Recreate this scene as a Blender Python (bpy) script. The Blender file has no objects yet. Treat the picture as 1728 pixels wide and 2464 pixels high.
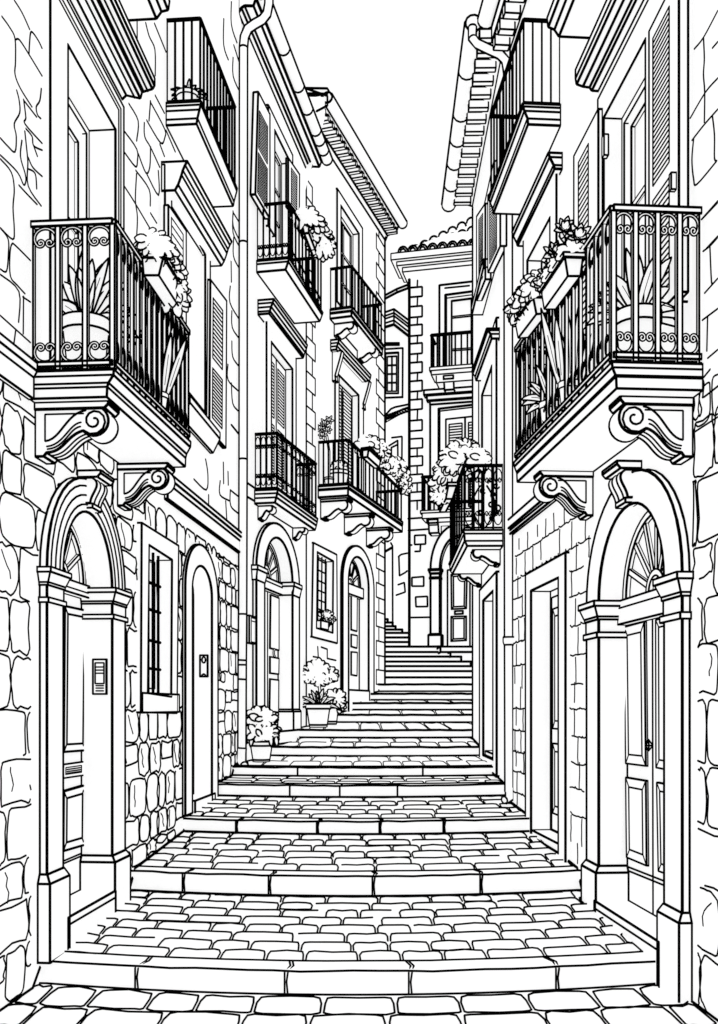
import bpy, math, random
from mathutils import Vector
from mathutils.geometry import tessellate_polygon
random.seed(11)
FP = 2400.0          # focal length in reference pixels (1728 px wide frame)
CU, HV = 864.0, 1700.0   # principal column, horizon row
EYE = 1.6
scene = bpy.context.scene
COL = scene.collection

# ------------------------------------------------------------------ materials
def mat(name, c, rough=0.9, scale=14.0, var=0.012):
    m = bpy.data.materials.new(name); m.use_nodes = True
    nt = m.node_tree; b = nt.nodes['Principled BSDF']
    tc = nt.nodes.new('ShaderNodeTexCoord'); n = nt.nodes.new('ShaderNodeTexNoise'); r = nt.nodes.new('ShaderNodeValToRGB')
    n.inputs['Scale'].default_value = scale; n.inputs['Detail'].default_value = 4
    nt.links.new(tc.outputs['Object'], n.inputs['Vector']); nt.links.new(n.outputs['Fac'], r.inputs['Fac'])
    lo = [max(0.0, x - var) for x in c] + [1]; hi = [min(1.0, x + var) for x in c] + [1]
    r.color_ramp.elements[0].color = lo; r.color_ramp.elements[1].color = hi
    nt.links.new(r.outputs['Color'], b.inputs['Base Color'])
    b.inputs['Roughness'].default_value = rough
    b.inputs['Specular IOR Level'].default_value = 0.0
    if max(c) > .1:   # glow added to every white material, lifts its shade to flat white
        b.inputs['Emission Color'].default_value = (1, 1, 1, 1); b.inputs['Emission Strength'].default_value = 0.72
    return m
W = 0.36
INKW = 1.28
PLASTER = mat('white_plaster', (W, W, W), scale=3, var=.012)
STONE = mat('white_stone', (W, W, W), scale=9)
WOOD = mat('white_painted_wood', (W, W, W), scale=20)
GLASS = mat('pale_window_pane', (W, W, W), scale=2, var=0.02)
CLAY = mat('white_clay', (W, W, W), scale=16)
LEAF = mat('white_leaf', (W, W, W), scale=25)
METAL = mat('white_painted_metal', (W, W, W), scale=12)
INK = mat('black_ink', (0.0006, 0.0006, 0.0006), scale=30, var=0.0004)

# ------------------------------------------------------------------ facade frames
def crop(x0, y0, k):
    def g(*xy):
        o = [(x0 + xy[i] * k, y0 + xy[i + 1] * k) for i in range(0, len(xy), 2)]
        return o if len(o) > 1 else o[0]
    return g
K = .37267
TL, ML, LL, BL = crop(0, 0, K), crop(0, 500, K), crop(0, 1000, K), crop(0, 1500, K)
FL, FR = crop(0, 1864, .53665), crop(864, 1864, .53665)
BR, LR, MR = crop(1128, 1500, K), crop(1128, 1000, K), crop(1128, 450, K)
TR, TM, M1 = crop(1040, 0, .42733), crop(540, 0, .31056), crop(560, 450, .24845)
M2, M3, D1, D2, ST = crop(560, 800, .27329), crop(560, 1250, .26127), crop(900, 550, .2178), crop(900, 1000, .2178), crop(800, 1450, .2795)

def wp(u, v, Y):
    return Vector(((u - CU) * Y / FP, Y, EYE + (HV - v) * Y / FP))

class Fac:
    """A vertical wall plane: s runs along it, t stands out of it, z is measured from eye height."""
    def __init__(self, u0, Y0, d):
        self.P = Vector(((u0 - CU) * Y0 / FP, Y0)); self.d = Vector(d).normalized()
        n = Vector((self.d.y, -self.d.x))
        if n.dot(self.P) > 0: n = -n
        self.n = n
    def w(self, s, t, z):
        p = self.P + self.d * s + self.n * t
        return Vector((p.x, p.y, z + EYE))
    def px(self, u, v, t=0.0):
        q = Vector(((u - CU) / FP, 1.0)); P = self.P + self.n * t
        lam = P.dot(self.n) / q.dot(self.n)
        return ((q * lam - P).dot(self.d), (HV - v) * lam / FP)
    def pp(self, pts, t=0.0):
        return [self.px(u, v, t) for u, v in pts]
    def s(self, u, t=0.0): return self.px(u, 0, t)[0]
    def tp(self, s, u, v):
        B = self.P + self.d * s; q = (u - CU) / FP
        t = (q * B.y - B.x) / (self.n.x - q * self.n.y)
        return (t, (HV - v) * (B.y + self.n.y * t) / FP)

def vp(uv, u0, Y0): return Fac(u0, Y0, ((uv - CU) / FP, 1.0))

# ------------------------------------------------------------------ mesh builder with inked edges
class M:
    def __init__(self): self.v, self.f, self.m = [], [], []
    def seg(self, a, b, w):
        w = w * INKW + .45
        d = b - a; L = d.length
        if L < 1e-6: return
        d /= L
        ra, rb = w * max(a.y, .8) / (2 * FP), w * max(b.y, .8) / (2 * FP)
        x = d.cross(Vector((0, 0, 1)) if abs(d.z) < .9 else Vector((1, 0, 0))).normalized(); y = d.cross(x)
        i = len(self.v); N = 6
        self.v.append(a - d * ra * .8)
        for c, r in ((a, ra), (b, rb)):
            for k in range(N):
                an = 2 * math.pi * k / N
                self.v.append(c + (x * math.cos(an) + y * math.sin(an)) * r)
        self.v.append(b + d * rb * .8); e = len(self.v) - 1
        for k in range(N):
            k2 = (k + 1) % N
            self.f += [(i, i + 1 + k2, i + 1 + k), (i + 1 + k, i + 1 + k2, i + 1 + N + k2, i + 1 + N + k), (i + 1 + N + k, i + 1 + N + k2, e)]
            self.m += [1, 1, 1]
    def line(self, pts, w=4.0, close=False):
        pts = list(pts)
        if close: pts.append(pts[0])
        for a, b in zip(pts, pts[1:]): self.seg(a, b, w)
    def raw(self, vs, fs):
        i = len(self.v); self.v += list(vs)
        for f in fs: self.f.append(tuple(i + k for k in f)); self.m.append(0)
    def solid(self, vs, fs, w=4.5, ang=28):
        self.raw(vs, fs)
        if not w: return
        nor, ed = [], {}
        for j, f in enumerate(fs):
            n = Vector((0, 0, 0))
            for k in range(len(f)):
                p, q = vs[f[k]], vs[f[(k + 1) % len(f)]]
                n += p.cross(q)
            c = sum((vs[k] for k in f), Vector()) / len(f)
            n = Vector((0, 0, 0))
            for k in range(len(f)): n += (vs[f[k]] - c).cross(vs[f[(k + 1) % len(f)]] - c)
            nor.append(n.normalized() if n.length > 1e-12 else Vector((0, 0, 1)))
            for k in range(len(f)):
                e = (min(f[k], f[(k + 1) % len(f)]), max(f[k], f[(k + 1) % len(f)]))
                ed.setdefault(e, []).append(j)
        ca = math.cos(math.radians(ang))
        for (p, q), js in ed.items():
            if len(js) == 1 or abs(nor[js[0]].dot(nor[js[1]])) < ca: self.seg(vs[p], vs[q], w)
    # polygon (s,z) on facade F pushed from t0 to t1 (open at the back)
    def ext(self, F, pts, t0, t1, w=4.5, ang=28):
        n = len(pts)
        vs = [F.w(s, t0, z) for s, z in pts] + [F.w(s, t1, z) for s, z in pts]
        fs = [tuple(range(n, 2 * n))] + [(i, (i + 1) % n, n + (i + 1) % n, n + i) for i in range(n)]
        self.solid(vs, fs, w, ang)
    def ring(self, F, out, inn, t0, t1, w=4.5):
        n = len(out)
        vs = [F.w(s, t, z) for t, P in ((t1, out), (t1, inn), (t0, out), (t0, inn)) for s, z in P]
        fs = []
        for i in range(n):
            j = (i + 1) % n
            fs += [(i, j, n + j, n + i), (i, j, 2 * n + j, 2 * n + i), (n + i, n + j, 3 * n + j, 3 * n + i)]
        self.solid(vs, fs, w)
    def box(self, F, s0, s1, t0, t1, z0, z1, w=4.5, dz=0.0):
        vs = [F.w(s, t, z + (dz if s == s1 else 0)) for s in (s0, s1) for t in (t0, t1) for z in (z0, z1)]
        self.solid(vs, [(0, 1, 3, 2), (4, 5, 7, 6), (0, 1, 5, 4), (2, 3, 7, 6), (0, 2, 6, 4), (1, 3, 7, 5)], w)
    # profile (t,z) swept along the wall from s0 to s1
    def prof(self, F, s0, s1, p0, p1=None, w=4.5, ang=15):
        p1 = p1 or p0; n = len(p0)
        vs = [F.w(s0, t, z) for t, z in p0] + [F.w(s1, t, z) for t, z in p1]
        fs = [tuple(range(n)), tuple(range(n, 2 * n))] + [(i, (i + 1) % n, n + (i + 1) % n, n + i) for i in range(n)]
        self.solid(vs, fs, w, ang)
    def wbox(self, a, b, w=4.5):
        vs = [Vector((x, y, z)) for x in (a[0], b[0]) for y in (a[1], b[1]) for z in (a[2], b[2])]
        self.solid(vs, [(0, 1, 3, 2), (4, 5, 7, 6), (0, 1, 5, 4), (2, 3, 7, 6), (0, 2, 6, 4), (1, 3, 7, 5)], w)
    def ribbon(self, pts, nrm, wid, w=2.5):
        L, R = [], []
        for i, p in enumerate(pts):
            d = (pts[min(i + 1, len(pts) - 1)] - pts[max(i - 1, 0)]).normalized()
            o = d.cross(nrm).normalized() * (wid / 2)
            L.append(p + o); R.append(p - o)
        n = len(pts)
        self.raw(L + R, [(i, i + 1, n + i + 1, n + i) for i in range(n - 1)])
        self.line(L, w); self.line(R, w)
    def tube(self, pts, r, w=5, rings=(), N=12):
        """round pipe along world points, inked on its two outlines and at ring indices"""
        vs = []
        fr = []
        for i, p in enumerate(pts):
            d = (pts[min(i + 1, len(pts) - 1)] - pts[max(i - 1, 0)]).normalized()
            view = (p - Vector((0, 0, EYE))).normalized()
            x = d.cross(view).normalized(); y = x.cross(d)
            fr.append((p, x, y))
            vs += [p + (x * math.cos(2 * math.pi * k / N) + y * math.sin(2 * math.pi * k / N)) * r for k in range(N)]
        fs = [(i * N + k, i * N + (k + 1) % N, (i + 1) * N + (k + 1) % N, (i + 1) * N + k) for i in range(len(pts) - 1) for k in range(N)]
        self.raw(vs, fs + [tuple(range(N)), tuple(range(len(vs) - N, len(vs)))])
        self.line([p + x * r for p, x, y in fr], w); self.line([p - x * r for p, x, y in fr], w)
        for i in rings: self.line([vs[i * N + k] for k in range(N)], w * .7, True)
    def lathe(self, c, prof, w=5, rings=None, N=24):
        vs = [c + Vector((r * math.cos(2 * math.pi * k / N), r * math.sin(2 * math.pi * k / N), z)) for r, z in prof for k in range(N)]
        fs = [(i * N + k, i * N + (k + 1) % N, (i + 1) * N + (k + 1) % N, (i + 1) * N + k) for i in range(len(prof) - 1) for k in range(N)]
        self.raw(vs, fs + [tuple(range(N))])
        for i in (range(len(prof)) if rings is None else rings): self.line([vs[i * N + k] for k in range(N)], w * .85, True)
        x = Vector((c.y, -c.x, 0)).normalized()
        for sg in (1, -1): self.line([c + x * (sg * r) + Vector((0, 0, z)) for r, z in prof], w)
    def build(self, name, parent, material, L=None, label=None):
        base = L if L is not None else parent['_L']
        b = Vector(base)
        me = bpy.data.meshes.new(name)
        me.from_pydata([tuple(p - b) for p in self.v], [], self.f)
        me.materials.append(material); me.materials.append(INK)
        me.polygons.foreach_set('material_index', self.m)
        me.update()
        o = bpy.data.objects.new(name, me); COL.objects.link(o)
        if parent is not None: o.parent = parent; o['_L'] = tuple(b)
        else: o.location = b
        if label: o['label'] = label
        return o

def thing(name, label, cat, loc, group=None):
    o = bpy.data.objects.new(name, None); COL.objects.link(o)
    o.location = loc; o['label'] = label; o['category'] = cat; o['_L'] = tuple(loc); o.empty_display_size = .2
    if group: o['group'] = group
    return o

# ------------------------------------------------------------------ generic pieces
def lerp(a, b, k): return a + (b - a) * k
def inset(q, a, b=None):
    """inset a (s,z) quad near-top, far-top, far-bottom, near-bottom by fractions of its own size"""
    b = a if b is None else b
    (nt, ft, fb, nb) = q
    f = lambda x, y: tuple(lerp(lerp(nt[i], ft[i], x), lerp(nb[i], fb[i], x), y) for i in (0, 1))
    return [f(a, b), f(1 - a, b), f(1 - a, 1 - b), f(a, 1 - b)]
def sub(q, x0, y0, x1, y1):
    (nt, ft, fb, nb) = q
    f = lambda x, y: tuple(lerp(lerp(nt[i], ft[i], x), lerp(nb[i], fb[i], x), y) for i in (0, 1))
    return [f(x0, y0), f(x1, y0), f(x1, y1), f(x0, y1)]
def wall(name, F, out, holes, parent, lines=(), material=PLASTER, more=None):
    loops = [[Vector((s, z, 0)) for s, z in out]] + [[Vector((s, z, 0)) for s, z in h] for h in holes]
    flat = [p for l in loops for p in l]
    m = M(); m.raw([F.w(p.x, 0, p.y) for p in flat], [tuple(t) for t in tessellate_polygon(loops)])
    for pts, w in lines: m.line([F.w(s, 0, z) for s, z in pts], w)
    if more: more(m)
    return m.build(name, parent, material)
def arch_pts(s0, s1, zs, zt, n=22):
    c, r = (s0 + s1) / 2, (s1 - s0) / 2
    return [(c - r * math.cos(math.pi * i / n), zs + (zt - zs) * math.sin(math.pi * i / n)) for i in range(n + 1)]
def inside(p, poly):
    x, y = p; c = False
    for (x0, y0), (x1, y1) in zip(poly, poly[1:] + poly[:1]):
        if (y0 > y) != (y1 > y) and x < (x1 - x0) * (y - y0) / (y1 - y0) + x0: c = not c
    return c
def stones(m, F, s0, s1, z0f, z1f, sw, sh, holes, w=3.6, gap=.1, keep=.93, rnd=random):
    """irregular coursed stones drawn as rounded outlines on the wall; z0f/z1f give the band at s"""
    zc = min(z0f(s0), z0f(s1)); top = max(z1f(s0), z1f(s1)); row = 0
    while zc < top:
        h = sh * rnd.uniform(.8, 1.25); s = s0 - sw * rnd.random()
        while s < s1:
            ww = sw * rnd.uniform(.6, 1.4)
            if rnd.random() < keep:
                g = gap * sh
                a, b, c, d = s + g / 2, s + ww - g / 2, zc + g / 2, zc + h - g / 2
                a, b = max(a, s0 + g * .5), min(b, s1 - g * .5); c, d = max(c, max(z0f(a), z0f(b)) + g * .4), min(d, min(z1f(a), z1f(b)) - g * .4)
                if b - a < .1 * sh or d - c < .2 * sh: s += ww; continue
                if rnd.random() < .15: c = lerp(c, d, rnd.uniform(.35, .55))
                cr = min(b - a, d - c) * rnd.uniform(.14, .34); P = []
                j = lambda k=.035: rnd.uniform(-k, k) * sh
                for cx, cz, a0 in ((b - cr, d - cr, 0), (a + cr, d - cr, 90), (a + cr, c + cr, 180), (b - cr, c + cr, 270)):
                    for q in (0, 45, 90):
                        an = math.radians(a0 + q); P.append((cx + cr * math.cos(an) + j(), cz + cr * math.sin(an) + j()))
                    if a0 in (0, 180): P.append((lerp(a, b, rnd.uniform(.35, .65)), (d if a0 == 0 else c) + j(.07)))
                    else: P.append(((a if a0 == 90 else b) + j(.09), lerp(c, d, rnd.uniform(.35, .65))))
                st = rnd.randrange(len(P)); P = P[st:] + P[:st] + [P[st]]; P = smooth(P, 2)
                if rnd.random() < .07: P = P[:-rnd.randint(2, 5)]
                for p, q in zip(P, P[1:]):
                    mid = ((p[0] + q[0]) / 2, (p[1] + q[1]) / 2)
                    if mid[0] < s0 or mid[0] > s1 or mid[1] < z0f(mid[0]) or mid[1] > z1f(mid[0]): continue
                    if any(inside(mid, hh) or inside(p, hh) or inside(q, hh) for hh in holes): continue
                    m.seg(F.w(p[0], 0, p[1]), F.w(q[0], 0, q[1]), w)
                if rnd.random() < .3:
                    x, z = lerp(a, b, .3), lerp(c, d, .85); Q = []
                    for k in range(5): Q.append((x, z)); x += rnd.uniform(-.06, .12) * sw; z -= rnd.uniform(.08, .2) * sh
                    Q = [p for p in Q if a < p[0] < b and c < p[1] < d and s0 < p[0] < s1 and z0f(p[0]) < p[1] < z1f(p[0]) and not any(inside(p, hh) for hh in holes)]
                    m.line([F.w(p[0], 0, p[1]) for p in Q], w * .75)
            s += ww
        zc += h
def slats(m, F, q, t, n, w=2.6):
    (nt, ft, fb, nb) = q
    for i in range(1, n):
        k = i / n
        a = (lerp(nt[0], nb[0], k), lerp(nt[1], nb[1], k)); b = (lerp(ft[0], fb[0], k), lerp(ft[1], fb[1], k))
        m.seg(F.w(a[0], t, a[1]), F.w(b[0], t, b[1]), w)
def loop(m, F, q, t, w=3): m.line([F.w(s, t, z) for s, z in q], w, True)
def shutter(F, q, t0, t1, parent, panels, n, w=4, lw=2.6, name='shutter'):
    m = M(); m.ext(F, q, t0, t1, w)
    for (x0, y0, x1, y1), k in zip(panels, n):
        p = sub(q, x0, y0, x1, y1); loop(m, F, p, t1 + .001, lw); slats(m, F, p, t1 + .001, k, lw)
    return m.build(name, parent, WOOD)
def panel(m, F, q, t, w=3.2, dep=.012, ins=.13, insz=None):
    m.ext(F, q, t, t + dep, w)
    hw = abs(q[1][0] - q[0][0]); hh = abs(q[0][1] - q[3][1])
    i2 = inset(q, ins, ins * hw / hh if insz is None else insz)
    loop(m, F, i2, t + dep + .001, w * .9)
    for a, b in zip(q, i2): m.seg(F.w(a[0], t + dep, a[1]), F.w(b[0], t + dep, b[1]), w * .8)
def casement(F, q, t, parent, cols=2, rows=3, fr=.1, w=3.5, name='sash'):
    m = M(); i = inset(q, fr, fr * .5)
    m.ring(F, q, i, t, t + .03, w)
    (nt, ft, fb, nb) = i
    for c in range(1, cols):
        k = c / cols
        s = sub(i, k - .035, 0, k + .035, 1); m.ext(F, s, t, t + .02, w * .8)
    for r in range(1, rows):
        k = r / rows
        s = sub(i, 0, k - .012, 1, k + .012); m.ext(F, s, t, t + .018, w * .7)
    o = m.build(name, parent, WOOD)
    g = M(); g.ext(F, i, t - .01, t + .004, 0); g.build('pane', parent, GLASS)
    return o
def scroll_pts():
    """omega shaped scroll in the unit box: an arch whose two ends run on into inward spirals"""
    A = [(.92 * math.cos(math.radians(q)), .08 + .92 * math.sin(math.radians(q))) for q in range(90, -46, -15)]
    th = math.radians(-45); c = (A[-1][0] - .36 * math.cos(th), A[-1][1] - .36 * math.sin(th))
    for k in range(1, 15):
        r = .36 - .0165 * k; an = th - math.radians(24 * k)
        A.append((c[0] + r * math.cos(an), c[1] + r * math.sin(an)))
    return [(-x, y) for x, y in A[::-1]] + A[1:]
def smooth(P, n=4):
    """rounded pen stroke through points"""
    if len(P) < 3: return P
    Q = [P[0]] + list(P) + [P[-1]]; o = []
    for i in range(1, len(Q) - 2):
        for k in range(n):
            t = k / n; o.append(tuple(.5 * (2 * Q[i][a] + (Q[i + 1][a] - Q[i - 1][a]) * t + (2 * Q[i - 1][a] - 5 * Q[i][a] + 4 * Q[i + 1][a] - Q[i + 2][a]) * t * t + (3 * Q[i][a] - Q[i - 1][a] - 3 * Q[i + 1][a] + Q[i + 2][a]) * t ** 3) for a in (0, 1)))
    return o + [P[-1]]
OM = scroll_pts()

def bracket(F, s0, s1, T, z1, H, parent, w=4.5, detail=True, dz=0.0, name='bracket'):
    """scrolled console: flat top, S-curve underside, volute at the outer end"""
    m = M(); S = []
    rv = min(.17 * T, .22 * H)
    cap = .13 * H
    cx, cz = T * .80, -cap - rv * 1.05
    def cub(p0, p1, p2, p3, n=12):
        o = []
        for i in range(n + 1):
            k = i / n; j = 1 - k
            o.append(tuple(j**3 * p0[a] + 3 * j * j * k * p1[a] + 3 * j * k * k * p2[a] + k**3 * p3[a] for a in (0, 1)))
        return o
    vol = [(cx + rv * 1.25 * math.cos(math.radians(a)), cz + rv * 1.25 * math.sin(math.radians(a))) for a in range(70, -141, -15)]
    under = cub(vol[-1], (T * .42, cz - rv * 1.2), (T * .40, -H * .93), (T * .16, -H * .93))
    poly = [(0, -cap), (T * .92, -cap)] + vol + under[1:] + [(T * .12, -H), (0, -H)]
    P = [(t, z1 + z) for t, z in poly]; P1 = [(t, z + dz) for t, z in P]
    m.prof(F, s0, s1, P, P1, w, ang=32)
    # moulded cap block
    e = .06 * T
    m.prof(F, s0 - e * .4, s1 + e * .4, [(0, z1), (T, z1), (T, z1 - cap * .45), (T * .95, z1 - cap), (0, z1 - cap)], [(0, z1 + dz), (T, z1 + dz), (T, z1 - cap * .45 + dz), (T * .95, z1 - cap + dz), (0, z1 - cap + dz)], w)
    if detail:
        f = lambda pts, ww: m.line([F.w(s0 - .002, t, z1 + z) for t, z in pts], ww)
        sp = [(cx + (rv * (1.2 - k * .055)) * math.cos(math.radians(-140 + 33 * k)), cz + (rv * (1.2 - k * .055)) * math.sin(math.radians(-140 + 33 * k))) for k in range(19)]
        f(sp, w * .8)
        f(cub((cx - rv * .7, cz + rv * .9), (T * .42, cz + rv * .7), (T * .36, -H * .70), (T * .14, -H * .72)), w * .75)
        f(cub((cx - rv * 1.1, cz - rv * .1), (T * .46, cz - rv * .2), (T * .40, -H * .80), (T * .16, -H * .82)), w * .6)
        f(cub((cx - rv * 1.15, cz - rv * .45), (T * .46, cz - rv * .6), (T * .42, -H * .85), (T * .17, -H * .87)), w * .6)
        f([(T * .14, -H * .72), (T * .14, -cap * 1.7), (T * .66, -cap * 1.7)], w * .6)
        for k in (.35, .65):
            s = lerp(s0, s1, k); dzz = dz * k
            m.line([F.w(s, t + .002, z1 + z - .003 + dzz) for t, z in under], w * .6)
    return m.build(name, parent, STONE)

def balcony(F, parent, uw, outer, far, rail, rail_far_v, low=None, nn=4, nf=14, fancy=0, w=4.5, bars='ink', wb=5, far_low=None, wr=None, wall_low=None, fl=None):
    """outer: pixels down the outer edge of the near end (top first); far: pixel of the far outer top corner.
       rail: pixel of the near outer rail corner; rail_far_v: its row at the far end."""
    s0 = F.s(uw); p0 = [F.tp(s0, u, v) for u, v in outer]
    T = p0[0][0]; s1, z1 = F.px(far[0], far[1], T); dz = z1 - p0[0][1]
    dzb = dz
    if far_low: dzb = F.px(far_low[0], far_low[1], p0[-1][0])[1] - p0[-1][1]
    n = len(p0)
    p1 = [(t, z + lerp(dz, dzb, i / max(1, n - 1))) for i, (t, z) in enumerate(p0)]
    A = [(0, p0[0][1])] + p0 + [(0, p0[-1][1])]; B = [(0, p1[0][1])] + p1 + [(0, p1[-1][1])]
    m = M(); m.prof(F, s0, s1, A, B, w, ang=1)
    for t, z in p0[1:-1]: m.line([F.w(s0 - .002, 0, z), F.w(s0 - .002, t, z)], w * .85)
    b = m.build('balcony', parent, STONE)
    # railing
    tr, zr = F.tp(s0, *rail); tr = min(tr, T - .015)
    ur = FP * 0
    zr1 = F.px(far[0], rail_far_v, tr)[1]
    e = .03; sa, sb = s0 + e, s1 - e
    zt = lambda s: lerp(zr, zr1, (s - s0) / (s1 - s0)); zb = lambda s: lerp(p0[0][1], z1, (s - s0) / (s1 - s0)) + .012
    r = M(); wr = wr or wb * 1.5
    runs = [((sa, 0.0), (sa, tr)), ((sa, tr), (sb, tr)), ((sb, tr), (sb, 0.0))]
    for (a, ta), (c, tc) in runs:
        if bars == 'box':
            hb = .016
            for zf, h in ((zt, .03), (lambda s: zb(s) + .045, .026)):
                d = Vector((c - a, tc - ta)).normalized(); nn_ = Vector((-d.y, d.x)) * hb
                vs = [F.w(x + sg * nn_.x, t + sg * nn_.y, zf(x) + q * h) for x, t in ((a - d.x * .0, ta), (c, tc)) for sg in (-1, 1) for q in (-1, 0)]
                r.solid(vs, [(0, 1, 3, 2), (4, 5, 7, 6), (0, 1, 5, 4), (2, 3, 7, 6), (0, 2, 6, 4), (1, 3, 7, 5)], w)
        else:
            r.seg(F.w(a, ta, zt(a)), F.w(c, tc, zt(c)), wr); r.seg(F.w(a, ta, zb(a) + .02), F.w(c, tc, zb(c) + .02), wb * .9)
    def bar(s, t, big):
        if bars == 'box':
            h = .0135 if big else .0095
            vs = [F.w(s + x, t + y, z) for z in (zb(s), zt(s) - .03) for x, y in ((-h, -h), (h, -h), (h, h), (-h, h))]
            r.solid(vs, [(0, 1, 5, 4), (1, 2, 6, 5), (2, 3, 7, 6), (3, 0, 4, 7)], (4.0 if big else 2.6))
        else: r.seg(F.w(s, t, zb(s)), F.w(s, t, zt(s)), wb)
    def om(p, q, up, big):
        (a, ta), (c, tc) = p, q
        hw = .5 * math.hypot(c - a, tc - ta); cs, ct = (a + c) / 2, (ta + tc) / 2
        d = Vector((c - a, tc - ta)).normalized()
        hh = (.062 if fancy > 1.5 else .085) if big else .078
        zc = (zt(cs) - .035 - hh) if up > 0 else (zb(cs) + .05 + hh)
        pts = [F.w(cs + d.x * x * hw * .86, ct + d.y * x * hw * .86, zc + up * y * hh) for x, y in OM]
        nrm = (pts[5] - pts[0]).cross(pts[-1] - pts[0]).normalized()
        if big and bars == 'box': r.ribbon(pts, nrm, .0135, 2.8)
        else: r.line(pts, 2.6 if bars == 'box' else 2.0 if big else 1.3)
    def fill(p, q, n, big):
        (a, ta), (c, tc) = p, q
        for i in range(n + 1): bar(lerp(a, c, i / n), lerp(ta, tc, i / n), big)
        if fancy and (big or fancy != 1.4):
            for i in range(n):
                x = (lerp(a, c, i / n), lerp(ta, tc, i / n)); y = (lerp(a, c, (i + 1) / n), lerp(ta, tc, (i + 1) / n))
                om(x, y, -1, big)
                if fancy > 1: om(x, y, 1, big)
    fill(runs[0][0], runs[0][1], nn, True); fill(runs[1][0], runs[1][1], nf, False); fill(runs[2][0], runs[2][1], max(2, nn - 1), False)
    r.build('railing', b, METAL)
    return b, dict(s0=s0, s1=s1, T=T, tr=tr, zt=zt, zb=zb, zlow=p0[-1][1], zlow1=p1[-1][1], tlow=p0[-1][0], z0=p0[0][1])

# ------------------------------------------------------------------ plants
def blade(m, p, dirv, L, wid, droop, w=3.5, face=None, n=8, rib=True):
    C = []; d = Vector(dirv).normalized()
    for i in range(n + 1):
        k = i / n
        C.append(Vector(p) + d * (L * k) + Vector((0, 0, -droop * L * k * k)))
    face = face or Vector((0, -1, .25))
    Lp, Rp = [], []
    for i, c in enumerate(C):
        k = i / n; t = (C[min(i + 1, n)] - C[max(i - 1, 0)]).normalized()
        o = t.cross(face)
        o = o.normalized() if o.length > 1e-4 else Vector((1, 0, 0))
        h = wid / 2 * (math.sin(math.pi * (0.12 + .88 * k)) ** .8 if k < 1 else 0) 
        Lp.append(c + o * h); Rp.append(c - o * h)
    nn = n + 1
    m.raw(Lp + Rp, [(i, i + 1, nn + i + 1, nn + i) for i in range(n)])
    m.line(Lp, w); m.line(Rp, w)
    if rib: m.line([c + face.normalized() * .002 for c in C[1:-3]], w * .3)
def spiky(m, c, R, n, wid, w=3.5, seed=1, lo=-5, hi=185, droop=.35, ry=.5, street=0):
    rnd = random.Random(seed)
    for i in range(n):
        a = math.radians(lerp(lo, hi, (i + .5) / n) + rnd.uniform(-6, 6))
        L = R * rnd.uniform(.75, 1.05); y = rnd.uniform(-ry, ry); k = abs(street * math.cos(a))
        if street: y = y * .5 + .35 * k; L *= 1 - .42 * k * k
        d = Vector((math.cos(a), y, abs(math.sin(a)) + .25))
        blade(m, c, d, L, wid * rnd.uniform(.8, 1.15), droop * (1.35 - abs(math.sin(a))) + .1, w, face=Vector((rnd.uniform(-.25, .25), -1, .2)))
def lobe(m, c, nrm, up, r, w, ink=True, k=9, el=1.25):
    nrm = nrm.normalized(); x = up.cross(nrm)
    if x.length < 1e-4: x = Vector((1, 0, 0))
    x.normalize(); y = nrm.cross(x)
    P = []
    for i in range(k):
        a = math.radians(-50 + 280 * i / (k - 1))
        P.append(c + x * (r * .84 * math.cos(a)) + y * (r * (el + (.18 if i == k // 2 else 0)) * math.sin(a)))
    P.append(c - y * (r * 1.1))
    m.raw(P, [tuple(range(len(P)))])
    if ink: m.line(P[:-1], w)
def bush(m, c, R, n, leaf, w=3.2, seed=1, ink=.55, core=.72, squash=.8):
    """R = (rx, ry, rz): lobed leaf faces all round an ellipsoid, over a solid heart"""
    rnd = random.Random(seed); c = Vector(c)
    N, Q = 12, 8; vs = []
    for i in range(Q + 1):
        for k in range(N):
            th = math.pi * i / Q; ph = 2 * math.pi * k / N
            j = rnd.uniform(.9, 1.08)
            vs.append(c + Vector((R[0] * math.sin(th) * math.cos(ph), R[1] * math.sin(th) * math.sin(ph), R[2] * math.cos(th))) * core * j)
    m.raw(vs, [(i * N + k, i * N + (k + 1) % N, (i + 1) * N + (k + 1) % N, (i + 1) * N + k) for i in range(Q) for k in range(N)])
    n = int(n * 1.9); leaf *= .74
    for i in range(n):
        g = 2.399963 * i; zz = 1 - 2 * (i + .5) / n; rr = math.sqrt(1 - zz * zz)
        d = Vector((rr * math.cos(g), rr * math.sin(g), zz)); d += Vector((rnd.uniform(-.15, .15), rnd.uniform(-.15, .15), rnd.uniform(-.15, .15)))
        d.normalize(); k = rnd.uniform(.8, 1.0)
        p = c + Vector((d.x * R[0] * k, d.y * R[1] * k, d.z * R[2] * k))
        rim = abs(d.y) < .45
        nrm = d + Vector((0, -.9, .1)); up = Vector((d.x, d.y * .3, d.z + .05))
        lobe(m, p, nrm, up, leaf * rnd.uniform(.75, 1.2), w, ink=rim or rnd.random() < ink * .55)
def pot_profile(r, h, rim=.12):
    return [(r * .66, 0), (r * .70, h * .12), (r * .9, h * .8), (r * 1.0, h * .8), (r * 1.0, h), (r * .88, h), (r * .86, h * .93), (0.001, h * .93)]
def potted(name, label, c, r, h, draw, group=None, w=5, mats=LEAF):
    t = thing(name, label, 'potted plant', c, group)
    m = M(); m.lathe(Vector(c), pot_profile(r, h), w, rings=(0, 1, 3, 4)); m.build('pot', t, CLAY)
    g = M(); draw(g, Vector(c) + Vector((0, 0, h))); g.build('foliage', t, mats)
    return t
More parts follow.
